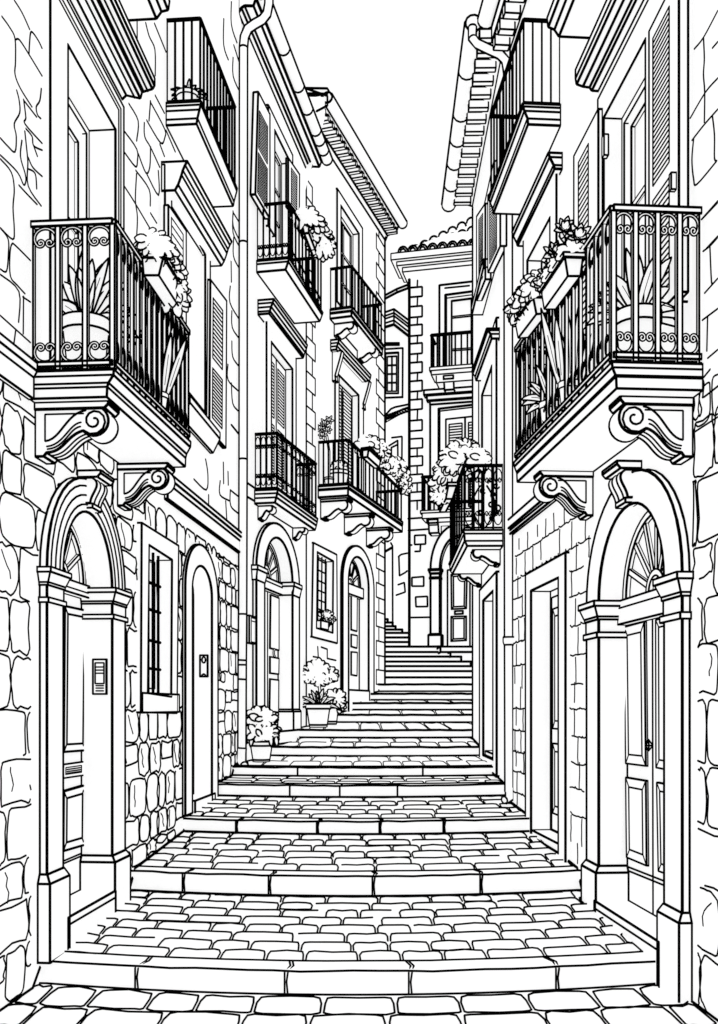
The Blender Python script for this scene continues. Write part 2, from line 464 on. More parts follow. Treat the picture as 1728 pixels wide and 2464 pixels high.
def planter(F, label, near, far, group, foliage, w=4.5, tin=None):
    """near: four pixels of the near end (top-inner, top-outer, bottom-outer, bottom-inner) at station s; far: pixel of far top-outer"""
    (s, tt), px = near
    q = [F.tp(s, u, v) for u, v in px]
    to = max(q[0][0], q[1][0]); s1, z1 = F.px(far[0], far[1], to); dz = z1 - max(q[0][1], q[1][1])
    loc = F.w(s, q[3][0], q[3][1])
    t = thing('flower_box', label, 'flower box', loc, group)
    m = M(); h = q[0][1] - q[3][1]
    lip = h * .2
    e = .012
    body = [(q[0][0], q[0][1] - lip), (q[1][0], q[1][1] - lip), q[2], q[3]]
    m.prof(F, s + e, s1 - e, body, [(a, b + dz) for a, b in body], w)
    lipp = [(q[0][0] - e, q[0][1]), (q[1][0] + e, q[1][1]), (q[1][0] + e, q[1][1] - lip), (q[0][0] - e, q[0][1] - lip)]
    m.prof(F, s, s1, lipp, [(a, b + dz) for a, b in lipp], w)
    m.build('box', t, CLAY)
    g = M(); foliage(g, s, s1, (q[0][0] + q[1][0]) / 2, q[0][1], q[0][1] + dz); g.build('foliage', t, LEAF)
    return t

def ashlar(m, F, s0, s1, z0f, z1f, h, L, holes, w, rnd):
    """sparse squared courses: broken bed joints and short upright joints"""
    z = -1.9; row = 0
    ok = lambda s, z: s0 < s < s1 and z0f(s) < z < z1f(s) and not any(inside((s, z), q) for q in holes)
    while z < 2.0:
        s = s0 - rnd.random() * L
        while s < s1:
            ww = L * rnd.uniform(.7, 1.4)
            if rnd.random() < .8:
                P = [(s + ww * k / 6 + .0, z + rnd.uniform(-.006, .006) + (.012 if k == 6 else 0)) for k in range(7)]
                P = [p for p in P if ok(*p)]
                m.line([F.w(a, 0, c) for a, c in P], w)
            if rnd.random() < .85:
                P = [(s + ww * .5 + rnd.uniform(-.008, .008), z + h * k / 4) for k in range(int(rnd.uniform(0, 1.6)), 5)]
                P = [p for p in P if ok(*p)]
                m.line([F.w(a, 0, c) for a, c in P], w)
            s += ww
        z += h * rnd.uniform(.9, 1.12)
# ------------------------------------------------------------------ the facades (plan lines of the street)
FA = vp(1060, 97, 5.766)
FB = vp(1340, 583, 11.6)
FC = vp(1600, 736, 14.52)
FD = Fac(985, 21.3, (4.21, -1.0))
FE = Fac(948, 27.0, (1.0, -0.02))
R1 = vp(700, 1607, 5.748)
R2 = vp(905, 1229, 9.86)

def impost(parent, F, s0, s1, td, p, z1, h, w=4, name='impost'):
    m = M()
    def fr(e0, e1, za, zb):   # frustum: e at za (top), e at zb (bottom)
        vs = []
        for e, z in ((e0, za), (e1, zb)):
            vs += [F.w(s0 - e, td, z), F.w(s1 + e, td, z), F.w(s1 + e, p + e, z), F.w(s0 - e, p + e, z)]
        m.solid(vs, [(0, 1, 2, 3), (4, 5, 6, 7), (0, 1, 5, 4), (1, 2, 6, 5), (2, 3, 7, 6), (3, 0, 4, 7)], w)
        o = (lambda e: s0 - e) if td > -.1 else (lambda e: s1 + e)
        m.seg(F.w(o(e0), .003, za), F.w(o(e1), .003, zb), w)
    E = .19 * h
    if w < 4:
        fr(E, E, z1, z1 - h * .3); fr(E * .8, E * .2, z1 - h * .3, z1 - h); return m.build(name, parent, STONE)
    fr(E, E, z1, z1 - h * .14); fr(E * .85, E * .3, z1 - h * .14, z1 - h * .42); fr(E * .25, E * .25, z1 - h * .42, z1 - h * .5)
    fr(E * .1, E * .1, z1 - h * .5, z1 - h * .86); fr(E * .4, E * .4, z1 - h * .86, z1 - h)
    return m.build(name, parent, STONE)
def plinth(parent, F, s0, s1, td, p, z0, z1, e=.03, w=5, zs=0.0):
    m = M(); b = .1 * (z1 - z0)
    for ea, eb, za, zb in ((e, e, z1 - b, z0), (.004, e, z1, z1 - b)):
        vs = []
        for q, z in ((ea, za), (eb, zb)):
            vs += [F.w(s0 - q, td, z), F.w(s1 + q, td, z), F.w(s1 + q, p + q, z), F.w(s0 - q, p + q, z)]
        m.solid(vs, [(0, 1, 2, 3), (0, 1, 5, 4), (1, 2, 6, 5), (2, 3, 7, 6), (3, 0, 4, 7)], w)
        o = (lambda q: s0 - q) if td > -.1 else (lambda q: s1 + q)
        m.seg(F.w(o(ea), .003, za), F.w(o(eb), .003, z0 if za < z1 else zb), w)
    return m.build('plinth', parent, STONE)
def fanlight(parent, F, s0, s1, zs, zt, t, nsp=7, w=4, hub=.3, name='fanlight'):
    m = M(); o = arch_pts(s0, s1, zs, zt); c = (s0 + s1) / 2
    i = [(lerp(c, s, .9), lerp(zs, z, .92)) for s, z in o]
    m.ext(F, o + i[::-1], t, t + .03, w, 20)
    hb = [(lerp(c, s, hub), lerp(zs, z, hub)) for s, z in o]; hi = [(lerp(c, s, hub * .72), lerp(zs, z, hub * .72)) for s, z in o]
    m.ext(F, hb + hi[::-1], t, t + .03, w * .85, 20)
    for k in range(1, nsp + 1):
        a = math.pi * k / (nsp + 1); ds, dz_ = -math.cos(a), math.sin(a); ra, rb = (s1 - s0) / 2, zt - zs
        h = .016 * (s1 - s0); px, pz = dz_ * h, -ds * h
        p0 = (c + ds * ra * hub * .97, zs + dz_ * rb * hub * .97); p1 = (c + ds * ra * .9, zs + dz_ * rb * .92)
        m.ext(F, [(p0[0] - px, p0[1] - pz), (p0[0] + px, p0[1] + pz), (p1[0] + px, p1[1] + pz), (p1[0] - px, p1[1] - pz)], t, t + .022, w * .75)
    r = m.build(name, parent, WOOD)
    g = M(); g.ext(F, o, t - .02, t + .002, 0); g.build('pane', parent, GLASS)
    return r
def keystone(parent, F, sc, hw, zt, zb, p, T, w=4.5):
    """capped scrolled keystone: sc centre, hw half width"""
    m = M(); h = zt - zb
    m.prof(F, sc - hw * 1.25, sc + hw * 1.25, [(0, zt), (p + T * 1.25, zt), (p + T * 1.25, zt - h * .08), (p + T, zt - h * .18), (0, zt - h * .18)], w=w)
    pr = [(p + T * (.35 + .62 * math.sin(math.pi * (k / 12) ** .8) * (1 - k / 12) + .15 * (1 - k / 12)), zt - h * .18 - h * .70 * k / 12) for k in range(13)]
    m.prof(F, sc - hw, sc + hw * .9, [(0, zt - h * .18)] + pr + [(0, zt - h * .88)], w=w, ang=30)
    for k in (.3, .68): m.line([F.w(lerp(sc - hw, sc + hw, k), t + .004, z) for t, z in pr], w * .75)
    m.prof(F, sc - hw * .8, sc + hw * .75, [(0, zt - h * .88), (p + T * .45, zt - h * .88), (p + T * .45, zb), (0, zb)], w=w * .9)
    return m.build('keystone', parent, STONE)
def surround(parent, F, so, si, zb, zs, zo, zi, d, p, name='doorway', w=5.5, extra=()):
    """arched portal frame: so/si outer and inner station pairs"""
    n = 22
    pts = [(so[0], zb)] + arch_pts(so[0], so[1], zs, zo, n) + [(so[1], zb), (si[1], zb)] + arch_pts(si[0], si[1], zs, zi, n)[::-1] + [(si[0], zb)]
    m = M(); m.ext(F, pts, -d, p, w, 30)
    m.line([F.w(s, .003, z) for s, z in pts[:n + 3]], w)
    for k in extra:
        a = arch_pts(lerp(so[0], si[0], k), lerp(so[1], si[1], k), zs, lerp(zo, zi, k), n)
        m.line([F.w(s, p + .002, z) for s, z in a], w * .72)
    return m.build(name, parent, STONE)
def hole(si, zb, zs, zi): return [(si[0], zb)] + arch_pts(si[0], si[1], zs, zi, 16) + [(si[1], zb)]
def zat(F, u, v, t=0.0): return F.px(u, v, t)[1]
def q4(F, a, t=0.0): return F.pp(a, t)

# ------------------------------------------------------------------ stairs and paving
XS = lambda Y, side: (FA if Y < 11.6 else FB if Y < 14.52 else FC)
def xl(Y):
    F = XS(Y, 0); k = F.d.x / F.d.y; return F.P.x + (Y - F.P.y) * k
def xr(Y):
    if Y > 13.7: return 1.56 + (Y - 13.6) * .3
    if Y < 9.86: k = R1.d.x / R1.d.y; return R1.P.x + (Y - R1.P.y) * k
    k = R2.d.x / R2.d.y; return R2.P.x + (Y - R2.P.y) * k
def zz(v, Y): return EYE + (HV - v) * Y / FP
# each step: distance, top row, bottom row, sag
STEPS = [(5.76, 2311, 2367, .24), (7.48, 2095, 2143, .24), (8.97, 1970, 2001, .22), (10.25, 1887, 1915, .2), (11.1, 1845, 1866.5, .18),
         (12.7, 1797, 1819, .17), (13.8, 1756.5, 1775.5, .16), (15.8, 1720, 1739, .15), (16.55, 1692, 1709, .12), (17.6, 1669.5, 1685.5, .1), (18.2, 1647, 1665, .1)]
UP = [(18.75, 1630, 1142), (19.1, 1615, 1142), (19.45, 1603, 1142), (19.8, 1592, 1133), (20.1, 1580, 1110), (20.4, 1569, 1084), (20.7, 1556, 1060), (22.0, 1545, 1024), (22.4, 1534, 1007), (22.8, 1523, 986), (23.2, 1515, 968), (23.6, 1507, 952), (24.0, 1498, 945), (24.4, 1490, 933)]
def gz(Y):
    """height of the paving at distance Y"""
    prev = (0.0, 0.0)
    z = 0.0
    for i, (y, vt, vb, sg) in enumerate(STEPS):
        if Y < y:
            if i == 0: return 0.0
            y0, t0 = STEPS[i - 1][0], STEPS[i - 1][1]
            return lerp(zz(t0, y0), zz(vb, y), (Y - y0) / (y - y0))
    return zz(STEPS[-1][1], STEPS[-1][0])
def front(i, X):
    y, vt, vb, sg = STEPS[i]; a, b = xl(y), xr(y)
    k = (2 * X - a - b) / (b - a); return y - sg * (1 - min(1, k * k))
def cobbles(m, i, y0f, y1f, za, zb_, rows, sw, w=3.6, closed=False, rnd=None):
    rnd = rnd or random.Random(40 + i)
    for r in range(rows):
        k0, k1 = r / rows, (r + 1) / rows
        Ym = lerp(y0f(0), y1f(0), (k0 + k1) / 2)
        X = xl(Ym) + .02 - rnd.random() * sw * .5; XE = min(xr(Ym), xr(lerp(y0f(0), y1f(0), k1))) - .02
        while X < XE:
            ww = sw * rnd.uniform(.7, 1.35); g = .028 * sw
            a, b = max(X + g, xl(Ym) + .02), min(X + ww - g, XE)
            if b - a > .25 * sw:
                def pt(x, k):
                    Y = lerp(y0f(x), y1f(x), k); return Vector((x, Y, lerp(za, zb_, k) + .004))
                c = min(.2 * (b - a), .28 * sw * .5); kk = (k1 - k0)
                ka, kb = k0 + .03 * kk, k1 - .05 * kk; cr = kk * .22
                j = lambda s=.03: rnd.uniform(-s, s)
                up = [(a, lerp(ka, kb, .05)), (a + j() * sw * .5, lerp(ka, kb, .6)), (a + c * .25, kb - cr * .3), (a + c, kb + j(.04) * kk), ((a + b) / 2, kb + j(.1) * kk), (b - c, kb + j(.04) * kk), (b - c * .25, kb - cr * .3), (b + j() * sw * .5, lerp(ka, kb, .6)), (b, lerp(ka, kb, .05))]
                lo = [(b - c * .3, ka - .0 * kk), (b - c, ka + j(.05) * kk - .03 * kk), ((a + b) / 2, ka + j(.08) * kk - .03 * kk), (a + c, ka - .03 * kk + j(.05) * kk), (a + c * .3, ka)]
                if closed or rnd.random() < .06: P = up + lo + [up[0]]
                else:
                    P = up if rnd.random() < .86 else (up[:6] if rnd.random() < .5 else up[2:])
                m.line([pt(x, k) for x, k in P], w)
            X += ww
def make_ground():
    # foreground paving
    m = M(); a, b = xl(0), xr(0)
    N = 28
    xs = lambda Y0, i: [lerp(xl(Y0) - .25, xr(Y0) + .25, k / N) for k in range(N + 1)]
    X = xs(5.76, 0)
    vs = [Vector((lerp(xl(-3) - .3, xr(-3) + .3, k / N), -3, 0)) for k in range(N + 1)] + [Vector((x, front(0, x) + .05, 0)) for x in X]
    m.raw(vs, [(k, k + 1, N + 2 + k, N + 1 + k) for k in range(N)])
    cobbles(m, 50, lambda x: 3.9, lambda x: front(0, x) - .03, 0, 0, 5, .33, 3.8, True)
    o = m.build('paving', None, STONE, (0, 3, 0)); o['kind'] = 'structure'
    rows = [8, 6, 5, 3, 2, 2, 1, 1, 1, 0]
    sws = [.3, .3, .3, .3, .32, .36, .4, .5, .5, .5]
    kerbs = [[.16, .395, .585, .815], [.118, .31, .535, .77], [.155, .385, .56, .74], [.26, .43, .625], [.25, .72], [], [], [], [], [], []]
    for i, (y, vt, vb, sg) in enumerate(STEPS):
        X = xs(y, i); N1 = N + 1; m = M()
        zt, zb0 = zz(vt, y), zz(vb, y); nose = [.2, .17, .16, .14, .10, .07, .06, .05, .05, .04, .04][i]
        last = i == len(STEPS) - 1
        y2 = 18.75 if last else STEPS[i + 1][0]; ze = zt + .01 if last else zz(STEPS[i + 1][2], y2)
        f2 = (lambda x: 18.75) if last else (lambda x: front(i + 1, x))
        rnd = random.Random(i)
        A = [Vector((x, front(i, x), zb0 - .12)) for x in X]; B = [Vector((x, front(i, x), zt)) for x in X]
        C = [Vector((x, front(i, x) + nose, zt + .004)) for x in X]
        D = [Vector((lerp(xl(y2) - .25, xr(y2) + .25, k / N), f2(lerp(xl(y2) - .25, xr(y2) + .25, k / N)) + .06, ze)) for k in range(N1)]
        vs = A + B + C + D; fs = [(r * N1 + k, r * N1 + k + 1, (r + 1) * N1 + k + 1, (r + 1) * N1 + k) for r in range(2) for k in range(N)]
        m.raw(vs, fs)
        jit = lambda P, s: [p + Vector((0, rnd.uniform(-s, s), rnd.uniform(-s, s))) for p in P]
        m.line(jit(B, .004), 4.2 if i < 5 else 5); m.line([Vector((p.x, p.y, zb0 + .004)) for p in A], 5.5)
        if i < 5: m.line([p + Vector((0, rnd.uniform(-.006, .006), .001)) for p in C], 5)
        for k in kerbs[i]:
            x = lerp(xl(y), xr(y), k); yy = front(i, x)
            for dx in (0, .018 if i < 3 else 0):
                m.line([Vector((x + dx, yy - .002, zb0)), Vector((x + dx * .6, yy - .002, lerp(zb0, zt, .55))), Vector((x + dx, yy - .001, zt - .01)), Vector((x + dx + .02 + (.25 - k * .5) * .1, yy + nose * .5, zt + .003)), Vector((x + dx + (.5 - k) * .12, yy + nose, zt + .006))], 3.8)
                if dx == 0 and i >= 3: break
        o = m.build('stone_step', None, STONE, (0, y, zt)); o['kind'] = 'structure'
        t = M(); t.raw(C + D, [(k, k + 1, N1 + k + 1, N1 + k) for k in range(N)])
        if i < 9 and rows[i]: cobbles(t, i, (lambda x, i=i, n=nose: front(i, x) + n), (lambda x: f2(x) - .01), zt + .004, ze, rows[i], sws[i], (3.2, 3.0, 2.7, 2.2, 1.6, 1.9, 1.8, 1.7, 1.7)[i])
        t.build('paving', o, STONE, (0, y, zt)); COL.objects[-1].location = (0, 0, 0)
    # upper flight, narrowing as it turns behind the corner
    for i, (y, v, ur) in enumerate(UP):
        zt = zz(v, y); x1 = (ur - CU) * y / FP; x0 = (905 - CU) * y / FP - (.1 if i < 5 else 1.6); y2 = UP[i + 1][0] if i + 1 < len(UP) else y + 3
        x0 = max(x0, xl(min(y, 18.6)) - .1) if i < 3 else x0
        m = M(); m.wbox((x0, y, zt - .6), (x1, y2 + .15 if i + 1 < len(UP) else y2, zt), 5)
        o = m.build('stone_step', None, STONE, (lerp(x0, x1, .5), y, zt)); o['kind'] = 'structure'
    m = M(); yb = 19.95
    P = [(1133, 1612), (1133, 1592), (1110, 1592), (1110, 1580), (1084, 1580), (1084, 1569), (1060, 1569), (1060, 1556), (1190, 1556), (1190, 1612)]
    vs = [wp(u, v, yb) for u, v in P] + [wp(u, v, yb) + Vector((0, 1.6, 0)) for u, v in P]; n = len(P)
    m.solid(vs, [tuple(range(n))] + [(i, (i + 1) % n, n + (i + 1) % n, n + i) for i in range(n)], 4.5)
    m.line([wp(1084, 1569, yb) + Vector((0, -.004, 0)), wp(1190, 1569, yb) + Vector((0, -.004, 0))], 5)
    o = m.build('landing', None, STONE, tuple(wp(1140, 1569, yb))); o['kind'] = 'structure'
make_ground()

# ================================================================== house A: the near stone house with the potted agave balcony
def house_a():
    F = FA; L = F.w(F.s(300), 0, -1.4)
    H = thing('stone_house', 'rough stone house with arched portal, intercom panel, grille window and scroll-bracketed balcony', 'house', L)
    # --- stations
    so = (F.s(113, .046), F.s(300, .046)); si = (F.s(151, .046), F.s(270, .046)); zs, zo, zi = .80, 1.46, 1.25
    zb = -1.42
    dep, p = .175, .046
    win = [F.px(143.5, 119), F.px(261, 307.5)]; wtop = 4.02
    ub = 1.9
    upw = [(F.s(143.5), wtop), (F.s(261), wtop), (F.s(261), ub), (F.s(143.5), ub)]
    gw = q4(F, [(358, 1311), (414, 1347), (412, 1677), (354, 1668)])
    ad_o = (F.s(446), F.s(523.6)); ad_i = (F.s(462), F.s(510)); azs = zat(F, 484, 1430); azo = zat(F, 484, 1316); azi = zat(F, 486, 1367)
    azb = -.98
    holes = [upw, gw, hole(si, zb - .3, zs, zi), hole(ad_i, azb - .2, azs, azi)]
    sN = -3.6; sE = F.s(583)
    zstr = lambda s: .845 + .0 * s
    def more(m):
        rnd = random.Random(5)
        zg = lambda s: gz(F.w(s, 0, 0).y) - EYE
        excl = holes + [[(so[0] - .12, -3), (so[0] - .12, zs), (so[1] + .1, zs), (so[1] + .1, -3)], [(a, b) for a, b in arch_pts(so[0], so[1], zs, zo)], q4(F, [(330, 1253), (429, 1313), (425, 1716), (328, 1714)]), [(ad_o[0], -3), (ad_o[0], azo), (ad_o[1], azo), (ad_o[1], -3)]]
        zcor = lambda s: zat(F, 300, 1102) if s > 0 else zat(F, 0, 915)
        stones(m, F, sN + 2.2, F.s(520), zg, lambda s: 1.78 if s < F.s(300) else 1.70, .36, .27, excl, 4.0, .085, .99, rnd)
        stones(m, F, F.s(520), sE - .05, zg, lambda s: 1.6, .34, .22, excl, 3.4, .08, .95, rnd)
        # larger, looser outlines and cracks on the upper storey
        for c in ([TL(90, 0, 140, 80, 190, 190)], [TL(10, 105, 60, 175, 95, 250, 98, 400, 95, 480, 130, 570, 205, 690)], [TL(100, 255, 125, 258, 185, 350, 270, 490)], [TL(185, 350, 188, 290, 195, 215, 210, 210, 245, 260, 270, 312)],
                  [TL(105, 580, 122, 650, 125, 730, 90, 800, 103, 880, 95, 980, 50, 945, 0, 890)], [TL(265, 570, 255, 650, 232, 690, 240, 740, 262, 765)], [TL(150, 640, 165, 760, 160, 800, 270, 925)], [TL(150, 645, 235, 755)],
                  [TL(158, 845, 170, 960, 178, 1050, 180, 1200, 265, 1330)], [TL(140, 905, 130, 1010, 160, 1120, 165, 1170, 150, 1192, 110, 1110, 0, 1000)], [TL(0, 1025, 70, 1110, 90, 1220, 82, 1340, 90, 1480, 80, 1545, 0, 1470)],
                  [TL(165, 830, 205, 880, 215, 940, 272, 970)], [TL(180, 1015, 210, 1080, 272, 1140)], [TL(180, 1090, 225, 1120, 235, 1220)], [TL(215, 940, 240, 1010)], [TL(120, 1195, 180, 1260, 238, 1320)],
                  [ML(0, 130, 50, 200, 52, 300, 40, 410, 0, 395)], [ML(195, 340, 100, 245, 75, 235, 62, 300, 65, 440, 110, 500, 160, 555)], [ML(0, 430, 120, 540, 118, 740)], [ML(150, 570, 148, 815)], [ML(0, 695, 100, 785, 195, 870)], [ML(100, 785, 85, 900)], [ML(145, 575, 195, 608)],
                  [TL(830, 668, 890, 780, 880, 910)], [TL(970, 650, 960, 780)], [TL(968, 655, 1060, 830, 1062, 890, 1035, 922, 945, 775)], [TL(930, 790, 932, 880, 970, 950, 1030, 1080)], [TL(970, 945, 965, 1080, 940, 1115, 890, 990)], [TL(800, 845, 880, 960, 885, 1040, 872, 1075, 800, 980)], [TL(875, 1100, 960, 1220, 968, 1330)], [TL(1020, 1100, 1022, 1260, 945, 1120)],
                  [TL(880, 1120, 872, 1290, 885, 1400, 880, 1530)], [TL(800, 1200, 870, 1310, 970, 1480)], [TL(970, 1375, 1010, 1440)], [TL(883, 130, 884, 270)], [TL(938, 145, 960, 230, 998, 320, 1000, 490)], [TL(995, 150, 1070, 335)], [TL(1000, 615, 1060, 730)], [TL(1070, 840, 1130, 980)], [TL(1030, 930, 1060, 1010)],
                  [TL(1492, 10, 1492, 160, 1528, 275)], [TL(1443, 120, 1442, 290, 1472, 385)], [TL(1507, 290, 1545, 410)], [TL(1503, 370, 1503, 490, 1545, 590)], [TL(1503, 1370, 1502, 1500, 1543, 1590)], [TL(1503, 1370, 1543, 1435)],
                  [ML(1503, 20, 1503, 115, 1540, 200)], [ML(1507, 190, 1505, 310, 1540, 385)], [ML(1490, 345, 1492, 480)], [ML(1485, 505, 1482, 610, 1540, 715)], [ML(1495, 665, 1497, 770, 1540, 840)], [ML(1495, 860, 1500, 960, 1538, 1020)], [ML(1470, 1010, 1470, 1110, 1535, 1180)], [ML(1492, 1130, 1500, 1260, 1535, 1310)], [ML(1490, 1400, 1538, 1460)],
                  [LL(1325, 280, 1340, 380, 1330, 480, 1250, 410)], [LL(1440, 300, 1442, 440)], [LL(1470, 360, 1472, 450)], [LL(1420, 420, 1418, 510, 1480, 550)], [LL(1485, 480, 1487, 580, 1535, 630)], [LL(1485, 480, 1535, 520)], [LL(1455, 550, 1462, 670)], [LL(1345, 510, 1345, 580)], [LL(1495, 60, 1535, 110)]):
            m.line([F.w(a, 0, b) for a, b in smooth(q4(F, c[0]))], 3.6)
        m.line([F.w(sE, 0, -1.2), F.w(sE, 0, 9)], 6)
        m.line([F.w(s, .002, zg(s) + .004) for s in [lerp(sN, sE, k / 60) for k in range(61)]], 6)
    wall('wall', F, [(sN, -1.75), (sE, -1.75), (sE, 9.5), (sN, 9.5)], holes, H, more=more, material=STONE)
    # --- string course
    m = M()
    z0, z1 = zat(F, 581, 1291), zat(F, 575, 1332); zn0, zn1 = zat(F, 0, 819), zat(F, 0, 910)
    pr = lambda a, b: [(0, a), (.05, a), (.05, lerp(a, b, .22)), (.03, lerp(a, b, .4)), (.03, b), (0, b)]
    sx = F.s(68); k = (sx - F.s(0)) / (sE - F.s(0))
    m.prof(F, sN, sx, pr(zn0 - .06, zn1 - .06), pr(lerp(zn0, z0, k), lerp(zn1, z1, k)), 5)
    m.build('string_course', H, STONE); m = M()
    sa = F.s(395); k = (sa - F.s(0)) / (sE - F.s(0))
    m.prof(F, sa, sE - .06, pr(lerp(zn0, z0, k), lerp(zn1, z1, k)), pr(z0, z1), 5)
    m.build('string_course', H, STONE)
    # --- portal
    D = surround(H, F, so, si, zb, zs, zo, zi, dep, p, extra=(.22, .5, .78))
    impost(D, F, so[0], si[0], -.02, p, .80, .2); impost(D, F, si[1], so[1], -dep + .004, p, .815, .21)
    plinth(D, F, so[0], si[0], -.02, p, zb - .05, zat(F, 110, 2108, .06)); plinth(D, F, si[1], so[1], -dep + .004, p, zb - .03, zat(F, 290, 2052, .06))
    keystone(D, F, (so[0] + so[1]) / 2 + .02, .1, zat(F, 225, 1128, .12), zat(F, 228, 1242), p, .085)
    m = M(); t = -dep
    ld = [(si[0], zs - .05), (si[1], zs - .05), (si[1], zb), (si[0], zb)]
    m.ext(F, ld, t - .03, t, 4)
    pn = lambda c: q4(F, c, t)
    panel(m, F, pn([LL(405, 1230), LL(545, 1260), BL(535, 820), BL(398, 830)]), t, 5, .014, .12)
    panel(m, F, pn([BL(398, 1085), BL(535, 1045), BL(532, 1430), BL(395, 1470)]), t, 5, .014, .13)
    for a, b in ((BL(395, 1540), BL(560, 1470)), (BL(395, 1557), BL(560, 1487))): m.line([F.w(s, t + .001, z) for s, z in pn([a, b])], 3.6)
    d = m.build('door_leaf', D, WOOD)
    m = M(); q = pn([BL(398, 912), BL(533, 893), BL(533, 980), BL(396, 1000)]); m.ext(F, q, t, t + .012, 3.6); loop(m, F, sub(q, .1, .25, .85, .75), t + .014, 2.2)
    for k in (.4, .55, .68): m.line([F.w(s, t + .015, z) for s, z in sub(q, .15, k, .8, k)[:2]], 2.6)
    m.build('letter_slot', D, METAL)
    m = M(); q = [(si[0] - .01, zs - .05), (si[1] + .01, zs - .05), (si[1] + .01, zs + .03), (si[0] - .01, zs + .03)]; m.ext(F, q, t, t + .06, 4.2)
    m.line([F.w(s, t + .062, zs - .02) for s in si], 3); m.build('transom_bar', D, WOOD)
    fanlight(D, F, si[0], si[1], zs + .03, zi, t + .004, 5, 4.2)
    m = M(); m.box(F, si[0] + .0, si[1] - .02, -dep, p + .03, zb - .12, zat(F, 279, 2132, .02) + .0, 5); zt_ = zat(F, 279, 2132, .02) - .045; m.line([F.w(si[0], p + .032, zt_), F.w(si[1] - .02, p + .032, zt_)], 4.2); m.build('threshold', D, STONE)
    m = M(); sI = si[1] + .0   # intercom on the far reveal
    pts = [F.tp(sI - .002, u, v) for u, v in ((225, 1587), (257, 1587), (257, 1670), (225, 1670))]
    ic = lambda a, pts=pts: [lerp(pts[0][0], pts[1][0], a[0]), lerp(pts[0][1], pts[3][1], a[1])]
    def icr(x0, y0, x1, y1, s=-.006): return [F.w(sI + s, *ic(c)) for c in ((x0, y0), (x1, y0), (x1, y1), (x0, y1))]
    f = icr(0, 0, 1, 1, -.012); b = icr(0, 0, 1, 1, 0)
    m.solid(f + b, [(0, 1, 2, 3), (0, 1, 5, 4), (1, 2, 6, 5), (2, 3, 7, 6), (3, 0, 4, 7)], 4)
    m.line(icr(.17, .1, .83, .7, -.013), 3.2, True)
    for y in (.22, .31, .4): m.line(icr(.17, y, .83, y, -.013)[:2], 3)
    for y in (.76, .83, .91): m.line(icr(.22, y, .8, y, -.013)[:2], 3)
    m.build('intercom_panel', H, METAL)
    # --- grille window
    m = M(); fo = q4(F, [(341, 1258), (429, 1313), (425, 1716), (339, 1714)], .035)
    fi = q4(F, [(358, 1311), (414, 1347), (412, 1677), (354, 1668)], .035)
    m.ring(F, fo, fi, -.13, .035, 4.5)
    wn = m.build('window', H, STONE)
    m = M(); zt = fi[3][1]; m.box(F, fo[0][0] - .003, fo[1][0] + .003, -.1, .04, fo[3][1] - .003, zt, 4.5); m.build('sill', wn, STONE)
    casement(F, [(fi[0][0], fi[0][1]), (fi[1][0], fi[0][1]), (fi[1][0], fi[3][1]), (fi[0][0], fi[3][1])], -.13, wn, 2, 1, .08, 3.2)
    m = M()
    for k in (.1, .3, .5, .72): s = lerp(fi[0][0], fi[1][0], k); m.seg(F.w(s, -.03, fi[3][1]), F.w(s, -.03, fi[0][1]), 5.5)
    for v in (1400, 1465, 1540, 1608): a = zat(F, 365, v); m.seg(F.w(fi[0][0], -.03, a), F.w(lerp(fi[0][0], fi[1][0], .8), -.03, a), 6)
    m.build('iron_grille', wn, METAL)
    # --- small arched door
    D2_ = surround(H, F, (F.s(446, .03), F.s(523.6, .03)), (F.s(462, .03), F.s(510, .03)), azb, azs, azo, azi, .16, .03, 'doorway', 5)
    m = M(); m.ext(F, [(ad_i[0], azb)] + arch_pts(ad_i[0], ad_i[1], azs, azi) + [(ad_i[1], azb)], -.2, -.16, 4)
    sm = lerp(ad_i[0], ad_i[1], .5); m.line([F.w(sm, -.158, azb + .1), F.w(sm, -.158, azi - .1)], 3.2); m.line([F.w(sm - .2, -.158, azs), F.w(sm, -.158, azs)], 3)
    m.build('door_leaf', D2_, WOOD)
    m = M(); m.box(F, ad_i[0], ad_i[1], -.16, .03, azb - .1, zat(F, 462, 1927), 4.5); m.build('threshold', D2_, STONE)
    m = M(); sI = F.s(510, .03) - .002; pts = [F.tp(sI, u, v) for u, v in ((482, 1577), (500, 1577), (500, 1628), (482, 1628))]
    f = [F.w(sI - .01, *q) for q in pts]; b = [F.w(sI, *q) for q in pts]
    m.solid(f + b, [(0, 1, 2, 3), (0, 1, 5, 4), (1, 2, 6, 5), (2, 3, 7, 6), (3, 0, 4, 7)], 4)
    c = sum(f, Vector()) / 4; m.line([c + Vector((.018 * math.cos(a), -.002, .06 + .03 * math.sin(a))) for a in [i * math.pi / 6 for i in range(12)]], 3.5, True)
    m.line([c + Vector((x, -.002, -.085 + y)) for x, y in ((-.02, -.01), (0, .006), (.02, -.01))], 3.5); m.build('doorbell_panel', H, METAL)
    # --- balcony door with hood above the main balcony
    m = M(); fo = [(F.s(121, .05), 4.28), (F.s(297, .05), 4.28), (F.s(297, .05), ub), (F.s(121, .05), ub)]
    m.ring(F, fo, [(upw[0][0], wtop), (upw[1][0], wtop), (upw[2][0], ub), (upw[3][0], ub)], -.2, .05, 5)
    f2 = inset(fo, .05, .022); m.line([F.w(s, .052, z) for s, z in (f2[0], f2[1], f2[2])], 3.4); f2 = inset(fo, .085, .037); m.line([F.w(s, .052, z) for s, z in (f2[0], f2[1], f2[2])], 3.4)
    wd = m.build('window', H, STONE)
    casement(F, upw, -.2, wd, 1, 3, .14, 4)
    m = M(); m.ring(F, upw, inset(upw, .05, .022), -.18, -.14, 3.6); m.build('frame', wd, WOOD)
    m = M(); se = F.s(293)
